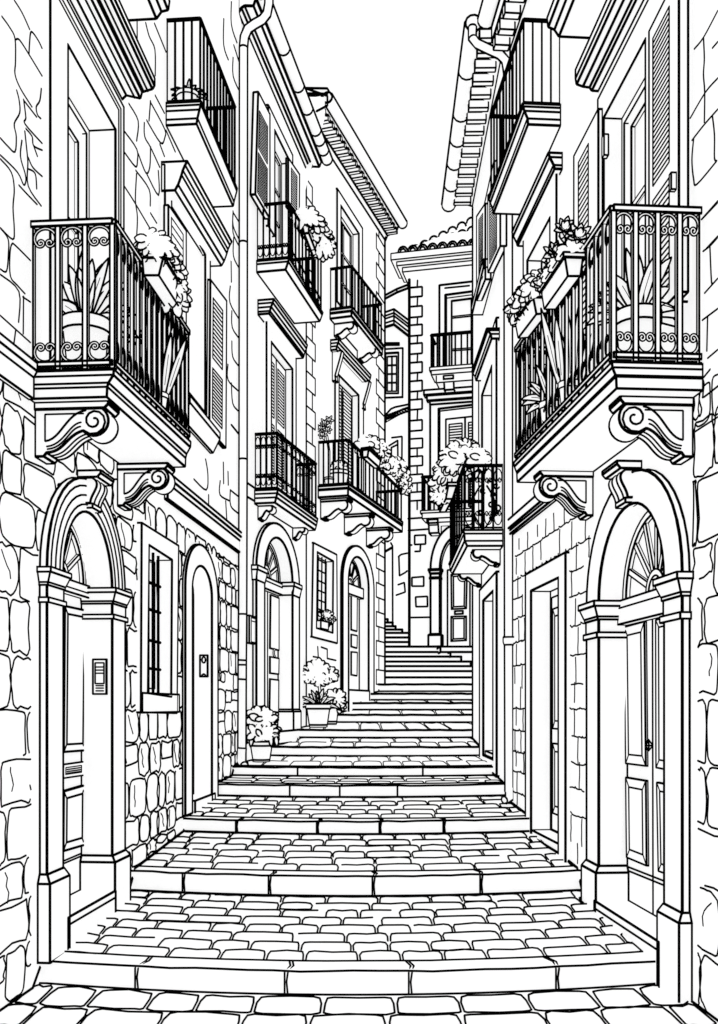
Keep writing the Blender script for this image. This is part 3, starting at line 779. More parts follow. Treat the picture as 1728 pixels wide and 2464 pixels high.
    P = [F.tp(se, u, v) for u, v in TL(785, 640, 815, 612, 905, 632, 915, 592, 983, 572, 996, 550)]; P = [(0, P[0][1])] + P[1:] + [(P[-1][0], P[-1][1] + .05), (0, P[-1][1] + .05)]
    m.prof(F, F.s(60), se, P, w=5.5, ang=8)
    for k, (u, v) in enumerate(TL(820, 600, 870, 622, 930, 585, 955, 580)): t_, z_ = F.tp(se, u, v); m.line([F.w(F.s(60), t_, z_ - .01), F.w(se, t_, z_ - .01)], 4)
    m.build('hood', wd, STONE)
    # --- shuttered window further along, with its hood
    zsl = zat(F, 470, 1000)
    fo = [(F.s(397, .03), zat(F, 505, 623)), (F.s(505, .03), zat(F, 505, 623)), (F.s(505, .03), zsl), (F.s(397, .03), zsl)]
    fi = inset(fo, .12, .06); m = M(); m.ring(F, fo, fi, -.1, .03, 4.5); w2 = m.build('window', H, STONE)
    casement(F, fi, -.1, w2, 2, 3, .06, 3.4)
    q = q4(F, [TL(1068, 1325), TL(1182, 1490), ML(1182, 1180), ML(1065, 1080)], .05)
    shutter(F, [q[0], q[1], (q[1][0], zsl + .03), (q[0][0], zsl + .03)], .04, .075, w2, [(.15, .05, .82, .52), (.15, .57, .82, .95)], (10, 10), 4.2)
    q = q4(F, ML(1352, 465, 1455, 600, 1450, 1550, 1345, 1430), .05)
    shutter(F, q, .03, .06, w2, [(.15, .1, .75, .5), (.15, .57, .75, .9)], (14, 14), 4.5, 3.2)
    m = M(); z = zsl; m.prof(F, F.s(430), F.s(505), [(0, z), (.1, z), (.1, z - .06), (.07, z - .12), (.03, z - .2), (0, z - .2)], w=4.2); m.build('sill', w2, STONE)
    m = M(); s0 = F.s(388); P = [F.tp(s0, u, v) for u, v in TL(1210, 1040, 1195, 1066, 1180, 1100, 1172, 1130, 1160, 1165, 1150, 1192, 1130, 1228)]
    P = [(0, P[0][1])] + P + [(0, P[-1][1])]; s1 = F.s(505)
    dz = zat(F, 555, 600, P[1][0]) - P[1][1] - .0
    z2 = F.px(555, 600, P[1][0])[1]
    m.prof(F, s0, s1, P, [(a, b + (z2 - P[1][1]) + .1) for a, b in P], 4.6, ang=4); m.build('hood', w2, STONE)
    # --- balconies
    b, I = balcony(F, H, 71, [(274, 889), (273, 902), (261, 921), (258, 931), (257, 955)], (458, 1063), (268, 522), 806, nn=3, nf=14, fancy=2, bars='box', far_low=(453, 1130), w=5)
    T = I['tlow']
    bracket(F, F.s(84), F.s(84) + .16, F.tp(F.s(84), 262, 975)[0], I['zlow'], zat(F, 84, 973) - zat(F, 88, 1096) + .02, b, 5.5)
    s2 = F.s(282); bracket(F, s2, s2 + .16, F.tp(s2, 404, 1120)[0], F.tp(s2, 404, 1115)[1], F.tp(s2, 282, 1117)[1] - F.tp(s2, 283, 1216)[1], b, 5)
    globals()['BAL_A'] = I
    b2, I2 = balcony(F, H, 399, [(484, 244), (483, 252), (480, 264), (475, 285), (473, 298)], (570, 453), (484, 39), 272, nn=4, nf=11, fancy=0, bars='ink', wb=4.6, wr=7, w=4.5, far_low=(554, 479))
    globals()['BAL_A2'] = I2
    m = M(); s0, s1 = F.s(40), F.s(298); P = [F.tp(s1, u, v) for u, v in ((376, 44), (388, 27), (404, 23), (407, 2))]; z = P[0][1]
    m.prof(F, s0, s1, [(0, z)] + P + [(0, P[-1][1])], w=5.5, ang=8); m.build('balcony', H, STONE)
    return H
house_a()

# ================================================================== house B: plaster house with arched door behind the downpipe
def louvred(F, rects, t, parent, n, w=4, lw=2.4, fr=.0):
    """shutter leaves given as pixel quads; two louvre panels each"""
    for q in rects: shutter(F, q, t, t + .03, parent, [(.16, .06, .84, .47), (.16, .53, .84, .95)], n, w, lw)
def slant_hood(F, parent, u0, near, far, far_wall_v=None, w=4.4, s1u=None):
    """moulded hood: near profile pixels (outer edge, top to bottom) at the station of wall pixel u0; far = outer top far pixel"""
    s0 = F.s(u0); P = [F.tp(s0, u, v) for u, v in near]; T = P[0][0]
    s1, z1 = F.px(far[0], far[1], T); dz = z1 - P[0][1]
    P = [(0, P[0][1])] + P + [(0, P[-1][1])]
    m = M(); m.prof(F, s0, s1, P, [(a, b + dz) for a, b in P], w, ang=1)
    for t, z in P[2:-2]: m.line([F.w(s0 - .002, 0, z), F.w(s0 - .002, t, z)], w * .85)
    return m.build('hood', parent, STONE), s0, s1
def gutter(F, s0, s1, t, z0, z1, r, parent, joints, w=6):
    m = M(); n = 14
    pts = [F.w(lerp(s0, s1, k / n), t, lerp(z0, z1, k / n)) for k in range(n + 1)]
    m.tube(pts, r, w, rings=[0, n] + list(joints)); return m.build('gutter', parent, METAL)
def house_b():
    F = FB; L = F.w(F.s(660), 0, -.8)
    H = thing('plaster_house', 'smooth plaster house with arched fanlight door, letterbox plaque and two stacked balconies', 'house', L)
    sN, sE = F.s(583), F.s(736)
    # portal geometry
    p = .05; dep = .16
    so = (F.s(617, p), F.s(719.5, p)); si = (F.s(636, p), F.s(704, p)); zs = .6 * (zat(F, 641, 1378) + zat(F, 706, 1413)) - .1 * zat(F, 641, 1378) - .1 * zat(F, 706, 1413)
    zo, zi = zat(F, 663, 1263), zat(F, 666, 1298, 0); zb = zat(F, 690, 1757)
    up = q4(F, [(640, 238), (694, 384)]); zf = zat(F, 650, 560)
    uw = [(F.s(655), zat(F, 694, 392)), (F.s(694), zat(F, 694, 392)), (F.s(694), zf), (F.s(655), zf)]
    lz = zat(F, 640, 1150); lw_ = q4(F, [(645, 826), (697, 885)]); lwz = (lw_[0][1] + lw_[1][1]) / 2
    lw = [(lw_[0][0], lwz), (lw_[1][0], lwz), (lw_[1][0], lz), (lw_[0][0], lz)]
    def more(m):
        m.line([F.w(sE, 0, zb), F.w(sE, 0, zat(F, 736, 413))], 5)
        for a, b in (((590, 1159), (616, 1177)), ((591, 1193.5), (621, 1211))):
            q = q4(F, [a, b]); m.line([F.w(s, .002, z) for s, z in q], 4.5)
        m.line([F.w(s, .002, gz(F.w(s, 0, 0).y) - EYE + .004) for s in [lerp(sN, sE, k / 30) for k in range(31)]], 5)
    wall('wall', F, [(sN, -1.4), (sE, -1.4), (sE, 7.95), (sN, 7.95)], [uw, lw, hole(si, zb - .3, zs, zi)], H, more=more)
    # eaves cornice and gutter
    s1 = F.s(739); P = [F.tp(s1, u, v) for u, v in TM(640, 1330, 660, 1300, 680, 1287, 735, 1290, 748, 1250)]
    s0 = sN - .15; zc = zat(F, 599, 87)
    dz = zc - P[0][1]
    P = [(0, P[0][1])] + P[1:] + [(P[-1][0], P[-1][1] + .12), (0, P[-1][1] + .12)]
    m = M(); m.prof(F, s0, s1, [(a, b + dz) for a, b in P], P, 5, ang=1); m.build('eaves_cornice', H, STONE)
    g0, g1 = F.tp(s1, 784, 377), F.tp(s1, 784, 377)
    gutter(F, s0, s1 + .1, g1[0], g1[1] + dz, g1[1], .068, H, (4, 7, 9, 11, 12, 13), 6)
    m = M(); zt = P[-1][1]
    vs = [F.w(s0, g1[0], zt + dz + .02), F.w(s1 + .1, g1[0], zt + .02), F.w(s1 + .1, -4, zt + 1.4), F.w(s0, -4, zt + dz + 1.4)]; m.solid(vs, [(0, 1, 2, 3)], 5); m.build('roof', H, CLAY)
    # upper window with opened shutters
    m = M(); fo = [(F.s(640), zat(F, 698, 373)), (F.s(698.5), zat(F, 698, 373)), (F.s(698.5), zf), (F.s(640), zf)]
    m.ring(F, fo, uw, -.13, .03, 4.2); w1 = m.build('window', H, STONE); casement(F, uw, -.13, w1, 2, 3, .08, 3)
    q = q4(F, TM(262, 712, 350, 885, 350, 1690, 240, 1505), .09); shutter(F, q, .03, .09, w1, [(.12, .16, .8, .52), (.12, .57, .8, .95)], (13, 15), 4.5, 2.8)
    q = q4(F, TM(495, 1225, 580, 1350, 577, 1700, 495, 1600), .05); shutter(F, q, .02, .05, w1, [(.25, .12, .78, .95)], (16,), 4.2, 2.4)
    # lower window, closed shutters, hood
    m = M(); fo = [(F.s(634), lwz + .28), (F.s(705), lwz + .28), (F.s(705), lz), (F.s(634), lz)]; m.ring(F, fo, lw, -.1, .04, 4.2)
    w2 = m.build('window', H, STONE)
    mid = lerp(lw[0][0], lw[1][0], .55); xs = (lw[0][0], mid, lw[1][0])
    for a, b in ((0, 1), (1, 2)): louvred(F, [[(xs[a], lwz - .02), (xs[b] - .004, lwz - .02), (xs[b] - .004, lz), (xs[a], lz)]], -.09, w2, (17, 19), 3.6, 2.6)
    slant_hood(F, w2, 620, M1(397, 1085, 388, 1120, 372, 1160, 360, 1200, 352, 1225), M1(720, 1530), w=4.4)
    # balconies
    b, I = balcony(F, H, 617, M1(545, 690, 538, 722, 512, 800), M1(870, 1215), (693, 484), 626, nn=5, nf=10, fancy=1, wb=3.8, wr=6, far_low=M1(830, 1280)); globals()['BAL_B1'] = I
    b, I = balcony(F, H, 612, M2(397, 1382, 392, 1415, 384, 1452, 372, 1498), M2(745, 1640), (668, 1041), 1120, nn=4, nf=9, fancy=1.5, wb=3.8, wr=6.5, far_low=M2(685, 1710)); globals()['BAL_B2'] = I
    for u, T, v0, v1, f in ((620, 655, 1213, 1249, 0), (703.5, 733, 1266, 1296, 1)):
        s = F.s(u); tt, zz_ = F.tp(s, T, v0 + 4); bracket(F, s, s + .16, tt, F.tp(s, u, v0)[1], F.tp(s, u, v0)[1] - F.tp(s, u, v1)[1], b, 4.2, False)
    # portal
    D = surround(H, F, so, si, zb, zs, zo, zi, dep, p, w=5)
    impost(D, F, so[0] - .02, si[0], -.02, p, zs + .02, .17, 3.6); impost(D, F, si[1], so[1], -dep + .004, p, zs + .02, .17, 3.6)
    plinth(D, F, so[0], si[0], -.02, p, zb - .1, zat(F, 634, 1700), .02, 4); plinth(D, F, si[1], so[1], -dep + .004, p, zb - .02, zat(F, 700, 1707), .02, 4)
    t = -dep; m = M(); m.ext(F, [(si[0], zs), (si[1], zs), (si[1], zb), (si[0], zb)], t - .03, t, 4)
    for c in (M3(340, 695, 415, 725, 415, 1205, 335, 1185), M3(335, 1265, 415, 1280, 412, 1425, 335, 1415), M3(335, 1470, 412, 1480, 410, 1775, 330, 1770)): m.ext(F, q4(F, c, t), t, t + .015, 3.6)
    m.line([F.w(F.s(643, t), t + .002, zs), F.w(F.s(643, t), t + .002, zb)], 3.4)
    d = m.build('door_leaf', D, WOOD)
    m = M(); c = F.px(656, 1571, t); m.tube([F.w(c[0] + .05 * math.cos(a), t + .03, c[1] + .05 * math.sin(a)) for a in [math.radians(x) for x in range(60, 301, 40)]], .008, 2.5); m.build('handle', d, METAL)
    m = M(); m.box(F, si[0], si[1] + .02, t, t + .07, zs - .15, zs, 4); m.line([F.w(s, t + .072, zs - .05) for s in si], 3); m.build('transom_bar', D, WOOD)
    fanlight(D, F, si[0], si[1], zs, zi, t + .004, 6, 3.4, .33)
    m = M(); m.box(F, so[0] + .1, so[1] + .02, -.1, .1, zb - .16, zb, 4.5); m.build('threshold', D, STONE)
    m = M(); q = q4(F, [(594, 1481), (611, 1486), (610, 1550), (594, 1547)]); m.ext(F, q, 0, .03, 4); loop(m, F, sub(q, .25, .06, .95, .95), .032, 2.2); m.line([F.w(s, .032, z) for s, z in sub(q, .25, .18, .95, .18)[:2]], 2.2); m.build('letterbox', H, METAL)
    # downpipe at the joint with the stone house
    m = M(); Y = 11.35; pts = [wp(582, 1838, Y), wp(583, 1600, Y), wp(584, 1478, Y), wp(585, 1105, Y), wp(585.5, 583, Y), wp(586, 114, Y), wp(588, 90, Y), wp(596, 70, Y), wp(612, 58, Y), wp(630, 48, Y), wp(642, 34, Y), wp(647, 10, Y), wp(648, -60, Y)]
    m.tube(pts, 8.5 * Y / FP, 5.5, rings=(1, 2, 3, 4, 5))
    for v in (1594, 1640): m.line([wp(573.5, v - 6, Y - .05), wp(592, v - 5, Y - .05)], 4)
    m.build('downpipe', H, METAL)
    m = M(); m.tube([wp(582, 1800, Y), wp(580, 1832, Y), wp(588, 1842, Y - .1)], 9.5 * Y / FP, 5, rings=(0, 2)); m.build('pipe_shoe', H, METAL)
house_b()

# ================================================================== house C: corner house with quoins
def house_c():
    F = FC; L = F.w(F.s(830), 0, -.2)
    H = thing('corner_house', 'plaster corner house with quoins, tiled eaves, barred ground window and a long three-bracket balcony', 'house', L)
    sN, sE = F.s(736), F.s(925); p, dep = .04, .14
    so = (F.s(819), F.s(894)); si = (F.s(832), F.s(882)); zs = zat(F, 851, 1405); zo, zi = zat(F, 853, 1313), zat(F, 855, 1340); zb = zat(F, 860, 1690)
    zf = zat(F, 830, 752)
    uwz = zat(F, 861, 559) * .5 + zat(F, 817, 498) * .5; uw = [(F.s(817), uwz), (F.s(861), uwz), (F.s(861), zf), (F.s(817), zf)]
    lz = zat(F, 835, 1160); lwz = zat(F, 859, 950) * .5 + zat(F, 811, 904) * .5; lw = [(F.s(811), lwz), (F.s(859), lwz), (F.s(859), lz), (F.s(811), lz)]
    gw = q4(F, M3(765, 300, 915, 385, 910, 1045, 757, 1000))
    def more(m):
        m.line([F.w(sE, 0, zat(F, 925, 1650)), F.w(sE, 0, zat(F, 925, 560))], 6.5)
        k = .3
        def quoin(ua, ub, va, vb, edge):   # thin outlines of corner stones
            sl = (va - HV) / (ua - 1600)
            pts = [(ua, va), (ub, HV + (va - HV) / (ua - 1600) * (ub - 1600)), (ub, HV + (vb - HV) / (ua - 1600) * (ub - 1600)), (ua, vb)]
            m.line([F.w(s, .002, z) for s, z in q4(F, pts)], 3, True)
        for i, v in enumerate(range(430, 1110, 42)):
            ub = 758 if i % 2 else 751
            sl = (v - HV) / (737 - 1600)
            pts = [(737, v), (ub, HV + sl * (ub - 1600)), (ub, HV + (v + 42 - HV) / (737 - 1600) * (ub - 1600))]
            m.line([F.w(s, .002, z) for s, z in q4(F, pts)], 3)
            m.line([F.w(s, .002, z) for s, z in q4(F, [(737, v + 42), pts[2]])], 3)
        for i, v in enumerate(range(560, 1640, 34)):
            ua = 905 if i % 2 else 911
            f = lambda u, vv: (u, HV + (vv - HV) / (925 - 1600) * (u - 1600))
            m.line([F.w(s, .002, z) for s, z in q4(F, [(924, v), f(ua, v), f(ua, v + 34), (924, v + 34)])], 3)
        for c in (M3(780, 1170, 785, 1265), M3(738, 1263, 802, 1275), M3(812, 1175, 868, 1195, 868, 1280, 948, 1298)): m.line([F.w(s, .002, z) for s, z in q4(F, c)], 3.4)
        m.line([F.w(s, .002, gz(F.w(s, 0, 0).y) - EYE + .004) for s in [lerp(sN, sE, k / 30) for k in range(31)]], 4.5)
    wall('wall', F, [(sN, -.9), (sE, -.9), (sE, 8.75), (sN, 8.75)], [uw, lw, gw, hole(si, zb - .3, zs, zi)], H, more=more)
    E = F.w(sE, 0, 0); m = M()   # return wall round the corner
    m.raw([Vector((E.x, E.y, 0)), Vector((E.x - 3.5, E.y + 1.6, 0)), Vector((E.x - 3.5, E.y + 1.6, 10.35)), Vector((E.x, E.y, 10.35))], [(0, 1, 2, 3)]); m.build('side_wall', H, PLASTER)
    # eaves
    s1 = sE + .05; P = [F.tp(s1, u, v) for u, v in TM(1240, 1865, 1262, 1822, 1335, 1785, 1345, 1748)]
    zc = zat(F, 795, 376); se = F.s(795); sl = (P[0][1] - zc) / (s1 - se); s0 = F.s(736); dz = -sl * (s1 - s0)
    Pp = [(0, P[0][1])] + P[1:] + [(P[-1][0], P[-1][1] + .06), (0, P[-1][1] + .06)]
    m = M(); m.prof(F, s0, s1, [(a, b + dz) for a, b in Pp], Pp, 5, ang=1); m.build('eaves_cornice', H, STONE)
    m = M(); ta, tb = P[1][0] + .03, P[2][0] + .02; za = P[2][1]
    for i in range(22):
        k = (i + .5) / 22; s = lerp(s0, s1, k); zq = P[1][1] + dz * (1 - k) + .03
        m.box(F, s, s + .07, ta - .02, tb, zq - .035, zq + .05, 2.6)
    m.build('rafter_tile', H, CLAY)
    g = F.tp(s1, 968, 536); g0 = F.tp(s0, 801, 232)
    gutter(F, s0, s1 + .05, g[0], g0[1], g[1], .075, H, (), 6)
    m = M(); zt = P[-1][1] + .05
    vs = [F.w(s0, g[0], g0[1] + .05), F.w(s1, g[0], g[1] + .05), F.w(s1, -4, g[1] + .9), F.w(s0, -4, g0[1] + .9)]; m.solid(vs, [(0, 1, 2, 3)], 5)
    m.solid([v + Vector((0, -.02, .07)) for v in vs], [(0, 1, 2, 3)], 4); m.build('roof', H, CLAY)
    m = M(); m.raw([F.w(s0 - .02, 0, 7.5), F.w(s0 - .02, g[0] * .9, g0[1] - .3), F.w(s0 - .02, g[0] * .9, g0[1]), F.w(s0 - .02, -3, g0[1] + .65), F.w(s0 - .02, -3, 7.5)], [(0, 1, 2, 3, 4)])
    q = [F.tp(s0 - .02, u, v) for u, v in TM(640, 690, 800, 745, 800, 820, 715, 865)]; m.line([F.w(s0 - .03, t, z) for t, z in q], 4)
    m.build('gable_end', H, PLASTER)
    # windows
    m = M(); fo = [(F.s(808.5), zat(F, 869, 547) * .5 + zat(F, 808.5, 457) * .5), (F.s(869), zat(F, 869, 547) * .5 + zat(F, 808.5, 457) * .5), (F.s(869), zf), (F.s(808.5), zf)]
    m.ring(F, fo, uw, -.12, .02, 4); w1 = m.build('window', H, STONE); casement(F, uw, -.12, w1, 2, 3, .09, 3)
    m = M(); fo = [(F.s(802), lwz + .3), (F.s(870), lwz + .3), (F.s(870), lz), (F.s(802), lz)]; m.ring(F, fo, lw, -.12, .03, 4); w2 = m.build('window', H, STONE)
    mid = lerp(lw[0][0], lw[1][0], .5)
    for a, b in ((lw[0][0], mid - .004), (mid, lw[1][0])): shutter(F, [(a, lwz - .02), (b, lwz - .02), (b, lz), (a, lz)], -.12, -.09, w2, [(.1, .03, .9, .97)], (26,), 3.4, 2.4)
    h, hs0, hs1 = slant_hood(F, w2, 795, M2(935, 60, 930, 90, 918, 120, 912, 150), M2(1215, 375), w=4)
    for s in (F.s(799), hs1 - .15):
        m = M(); z = zat(F, 799, 846); m.prof(F, s, s + .1, [(0, z), (.16, z), (.13, z - .12), (.05, z - .38), (.06, z - .46), (0, z - .46)], w=3.4); m.build('console', w2, STONE)
    m = M(); m.ring(F, q4(F, M3(730, 215, 945, 325, 950, 1140, 716, 1080)), gw, -.1, .02, 4); w3 = m.build('window', H, STONE)
    m = M(); m.ext(F, gw, -.12, -.1, 0); m.build('pane', w3, GLASS)
    m = M()
    for k in (.08, .3, .52, .74): a = sub(gw, k, 0, k, 1); m.seg(F.w(a[0][0], -.04, a[0][1]), F.w(a[3][0], -.04, a[3][1]), 3)
    for k in (.06, .2, .34, .47, .6, .72): a = sub(gw, 0, k, .76, k); m.seg(F.w(a[0][0], -.04, a[0][1]), F.w(a[1][0], -.04, a[1][1]), 3)
    m.build('iron_grille', w3, METAL)
    # balconies
    b, I = balcony(F, H, 793.5, M1(1160, 1165, 1155, 1195, 1150, 1205, 1150, 1250), M1(1455, 1540), (845, 639), 738, nn=4, nf=10, fancy=0, wb=3.6, wr=5.5, far_low=M1(1415, 1585)); globals()['BAL_C1'] = I
    for u, T, v0, v1 in ((803.5, 852, 776, 808), (859, 905, 837, 865)):
        s = F.s(u); tt, _ = F.tp(s, T, v0); bracket(F, s, s + .2, tt, F.tp(s, u, v0)[1], F.tp(s, u, v0)[1] - F.tp(s, u, v1)[1], b, 3.8, False)
    b, I = balcony(F, H, 765, M2(1022, 1338, 1020, 1365, 1016, 1375, 1016, 1435), M2(1495, 1670), (841, 1057), 1183, nn=6, nf=14, fancy=0, wb=3.6, wr=6, far_low=M2(1475, 1745)); globals()['BAL_C2'] = I
    for u, T, v0, v1 in ((771, 838, 1202, 1248), (828, 892, 1239, 1284), (881, 938, 1272, 1314)):
        s = F.s(u); tt, _ = F.tp(s, T, v0 + 2); bracket(F, s, s + .2, tt, F.tp(s, u, v0)[1], F.tp(s, u, v0)[1] - F.tp(s, u, v1)[1], b, 4, False)
    # door
    D = surround(H, F, so, si, zb, zs, zo, zi, dep, p, w=4.6); t = -dep
    m = M(); m.ext(F, [(si[0], zs), (si[1], zs), (si[1], zb), (si[0], zb)], t - .03, t, 3.6)
    for c in (M3(1085, 675, 1138, 695, 1135, 1030, 1085, 1015), M3(1085, 1060, 1138, 1070, 1135, 1185, 1085, 1170), M3(1085, 1220, 1138, 1225, 1135, 1440, 1085, 1430)): m.ext(F, q4(F, c, t), t, t + .015, 3.4)
    m.line([F.w(F.s(839, t), t + .002, zs), F.w(F.s(839, t), t + .002, zb)], 3.2); m.build('door_leaf', D, WOOD)
    m = M(); m.box(F, si[0], si[1], t, t + .08, zs - .17, zs, 3.6); m.build('transom_bar', D, WOOD)
    fanlight(D, F, si[0], si[1], zs, zi, t + .004, 5, 3, .33)
    m = M(); m.box(F, si[0], si[1], t, p + .01, zb - .3, zat(F, 832, 1660), 4.2); m.build('threshold', D, STONE)
house_c()

# ================================================================== house E: far house between the two corners
def house_e():
    F = FE; H = thing('distant_house', 'small distant house seen through the gap above the top steps, with one barred window', 'house', tuple(wp(955, 1490, 27)))
    pp = lambda c: q4(F, c)
    win = pp(D1(128, 1380, 270, 1372, 268, 1825, 128, 1825))
    def more(m):
        for c in (D2(270, 1560, 300, 1535, 370, 1520), D2(275, 1560, 282, 1770, 345, 1735, 368, 1715), D2(265, 1870, 335, 1845, 345, 1950, 245, 1985), D2(140, 1395, 165, 1388), D2(185, 1405, 205, 1440, 207, 2290), D2(120, 1500, 205, 1450), D2(120, 1510, 190, 1470), D2(262, 275, 165, 335), D2(262, 320, 192, 355, 192, 500), D2(262, 275, 265, 560), D2(195, 245, 310, 232, 308, 590)): m.line([F.w(s, .003, z) for s, z in pp(c)], 3.6)
    P = pp([(880, 1500), (1010, 1500), (1010, 686), (981, 700), (925, 724), (880, 742)])
    wall('wall', F, P, [win], H, more=more)
    m = M(); q = pp([(880, 742), (925, 724), (955, 708), (981, 698), (1010, 684)]); q2 = [(s, z + .09) for s, z in q]; m.ext(F, q + q2[::-1], -3, .12, 4.5)
    for k in (1, 2, 3): m.line([F.w(q[k][0], .122, q[k][1]), F.w(q2[k][0], .122, q2[k][1])], 3)
    m.build('roof', H, CLAY)
    c = pp([(915, 758), (948, 746), (990, 778)]); d = pp([(915, 792), (948, 782), (990, 815)])
    m = M(); m.ext(F, c + d[::-1], 0, .06, 4.2)
    for k in (.25, .45, .75): m.line([F.w(lerp(a[0], b[0], k), .062, lerp(a[1], b[1], k)) for a, b in zip(c, d)], 3.6)
    m.line([F.w(c[1][0], .062, c[1][1]), F.w(d[1][0], .062, d[1][1])], 3.4)
    m.build('cornice', H, STONE)
    m = M(); fo = pp(D1(80, 1340, 318, 1325, 315, 1865, 80, 1875)); m.ring(F, fo, win, -.06, .03, 3.8); w = m.build('window', H, STONE)
    casement(F, win, -.06, w, 2, 4, .14, 3); m = M(); m.box(F, fo[0][0], fo[1][0] - .1, 0, .08, fo[0][1] + .12, fo[0][1] + .16, 3); m.build('lintel', w, STONE)
    # tiled canopy
    m = M(); q = pp(D1(120, 2105, 185, 2030, 230, 2010, 385, 1978, 385, 2020, 320, 2030, 130, 2135)); m.ext(F, q, 0, .3, 4)
    lo = pp(D1(125, 2120, 385, 2020))
    for i in range(9):
        k = (i + .5) / 9; s, z = lerp(lo[0][0], lo[1][0], k), lerp(lo[0][1], lo[1][1], k)
        m.line([F.w(s + .09 * math.cos(a), .31, z - .02 + .05 * math.sin(a)) for a in [j * math.pi / 4 for j in range(9)]], 2.8)
    m.build('tiled_canopy', H, CLAY)
house_e()

# ================================================================== house D: frontal house with quoined corner
def house_d():
    F = FD; H = thing('facing_house', 'flat-fronted house facing down the stairs with quoined edge, tiled roof and arched doorway', 'house', tuple(wp(1060, 1556, 21.2)))
    pp = lambda c: q4(F, c); s0 = F.s(985); s1 = F.s(1300); zb = zat(F, 1000, 1560)
    uw = pp([(1072, 711), (1200, 694), (1200, 880), (1072, 885)]); lw = pp([(1056, 985), (1200, 968), (1200, 1230), (1056, 1230)])
    dz = zat(F, 1060, 1370); dzb = zat(F, 1060, 1556); si = (F.s(1059), F.s(1150)); so = (F.s(1037), F.s(1172)); zo, zi = zat(F, 1100, 1262), zat(F, 1100, 1290)
    def more(m):
        m.line([F.w(s0, 0, zb), F.w(s0, 0, zat(F, 985, 672))], 6)
        ks = [(655, 760), (865, 985), (1070, 1190), (1275, 1390), (1485, 1600), (1690, 1805), (1895, 2005), (2125, 2240)]
        for a, b in ks:
            q = pp([(986, 550 + a * .2178), (1016, 550 + a * .2178 - 2.5), (1016, 550 + b * .2178 - 2.5), (986, 550 + b * .2178)]); m.line([F.w(s, .003, z) for s, z in q], 3.8)
        for a, b in ((570, 655), (760, 865), (985, 1070), (1190, 1275), (1390, 1485), (1600, 1690), (1805, 1895), (2005, 2125)):
            q = pp([(1005, 550 + a * .2178), (1004, 550 + b * .2178)]); m.line([F.w(s, .003, z) for s, z in q], 3.2)
        for a, b in ((260, 365), (455, 560), (655, 750), (850, 945)):
            q = pp([(986, 1000 + a * .2178), (1017, 1000 + a * .2178 - 2), (1017, 1000 + b * .2178 - 2), (986, 1000 + b * .2178)]); m.line([F.w(s, .003, z) for s, z in q], 3.6)
            q = pp([(1004, 1000 + b * .2178), (1004, 1000 + (b + 95) * .2178)]); m.line([F.w(s, .003, z) for s, z in q], 3.2)
        for c in (D2(450, 1325, 570, 1320, 570, 1420, 450, 1425), D2(420, 1790, 550, 1780, 550, 1885, 420, 1885), D2(460, 2005, 590, 1998, 592, 2110, 465, 2112)): m.line([F.w(s, .003, z) for s, z in pp(c)], 3.8, True)
        for c in (D2(515, 1425, 510, 1500, 452, 1502), D2(388, 1435, 420, 1430), D2(395, 2232, 628, 2228), D2(375, 1140, 560, 1128), D2(378, 1270, 640, 1252)): m.line([F.w(s, .003, z) for s, z in pp(c)], 3.8)
    wall('wall', F, [(s0, zb), (s1, zb), (s1, zat(F, 985, 640)), (s0, zat(F, 985, 640))], [uw, lw, [(si[0], zb - .2)] + arch_pts(si[0], si[1], dz, zi, 14) + [(si[1], zb - .2)]], H, more=more)
    m = M(); a, b = F.w(s0, 0, zb), F.w(s0, 0, zat(F, 985, 640)); m.raw([a, a + Vector((.9, 7, 0)), b + Vector((.9, 7, 0)), b], [(0, 1, 2, 3)]); m.build('side_wall', H, PLASTER)
    # cornice
    m = M()
    def row(u, va, vb, t): m.box(F, F.s(u), s1, -.6, t, zat(F, u, vb), zat(F, u, va), 2.4)
    row(948, 626, 641, .32); row(960, 642, 651, .24); row(972, 652, 662, .16)
    m.build('eaves_cornice', H, STONE)
    # roof: slope with barrel tiles
    m = M(); z0 = zat(F, 960, 624); e0 = F.s(958); n = 13
    vs = [F.w(e0, .28, z0), F.w(s1, .28, z0 + .0), F.w(s1, -2, z0 + 2.0), F.w(e0 + .1, -2, z0 + 1.08)]; m.solid(vs, [(0, 1, 2, 3)], 5)
    for i in range(n):
        s = e0 + .16 + i * .21
        for t, zz_, r in ((.29, z0 + .02, .1), (.29, z0 + .02, .055), (-.5, z0 + .36 + .05 * i, .1), (-1.2, z0 + .72 + .08 * i, .1)):
            m.line([F.w(s + (.1 if t < -.4 and t > -1 else 0) + r * math.cos(a), t, zz_ + r * 1.1 * math.sin(a)) for a in [j * math.pi / 6 for j in range(7)]], 3.6)
    m.build('roof', H, CLAY)
    # windows
    m = M(); m.ring(F, pp([(1058, 688), (1214, 670), (1214, 880), (1058, 885)]), uw, -.16, .03, 4.4); w1 = m.build('window', H, STONE)
    m.__init__()
    casement(F, uw, -.16, w1, 2, 4, .1, 3.6); m = M(); m.line([F.w(s, .032, z) for s, z in pp(D1(785, 665, 1058, 638))], 3.4); m.raw([F.w(s, .031, z) for s, z in pp(D1(785, 665, 1058, 638, 1058, 640, 785, 667))], [(0, 1, 2, 3)]); m.build('trim', w1, STONE)
    m = M(); m.ring(F, pp([(1036, 974), (1214, 957), (1214, 1230), (1036, 1230)]), lw, -.1, .04, 4.4); w2 = m.build('window', H, STONE)
    for c in ([(1073, 1009), (1119, 1004), (1119, 1230), (1073, 1230)], [(1119.5, 1004), (1166, 999), (1166, 1230), (1119.5, 1230)]):
        shutter(F, q4(F, c, -.06), -.1, -.06, w2, [(.17, .06, .85, .95)], (30,), 3.6, 2.8)
    m = M()
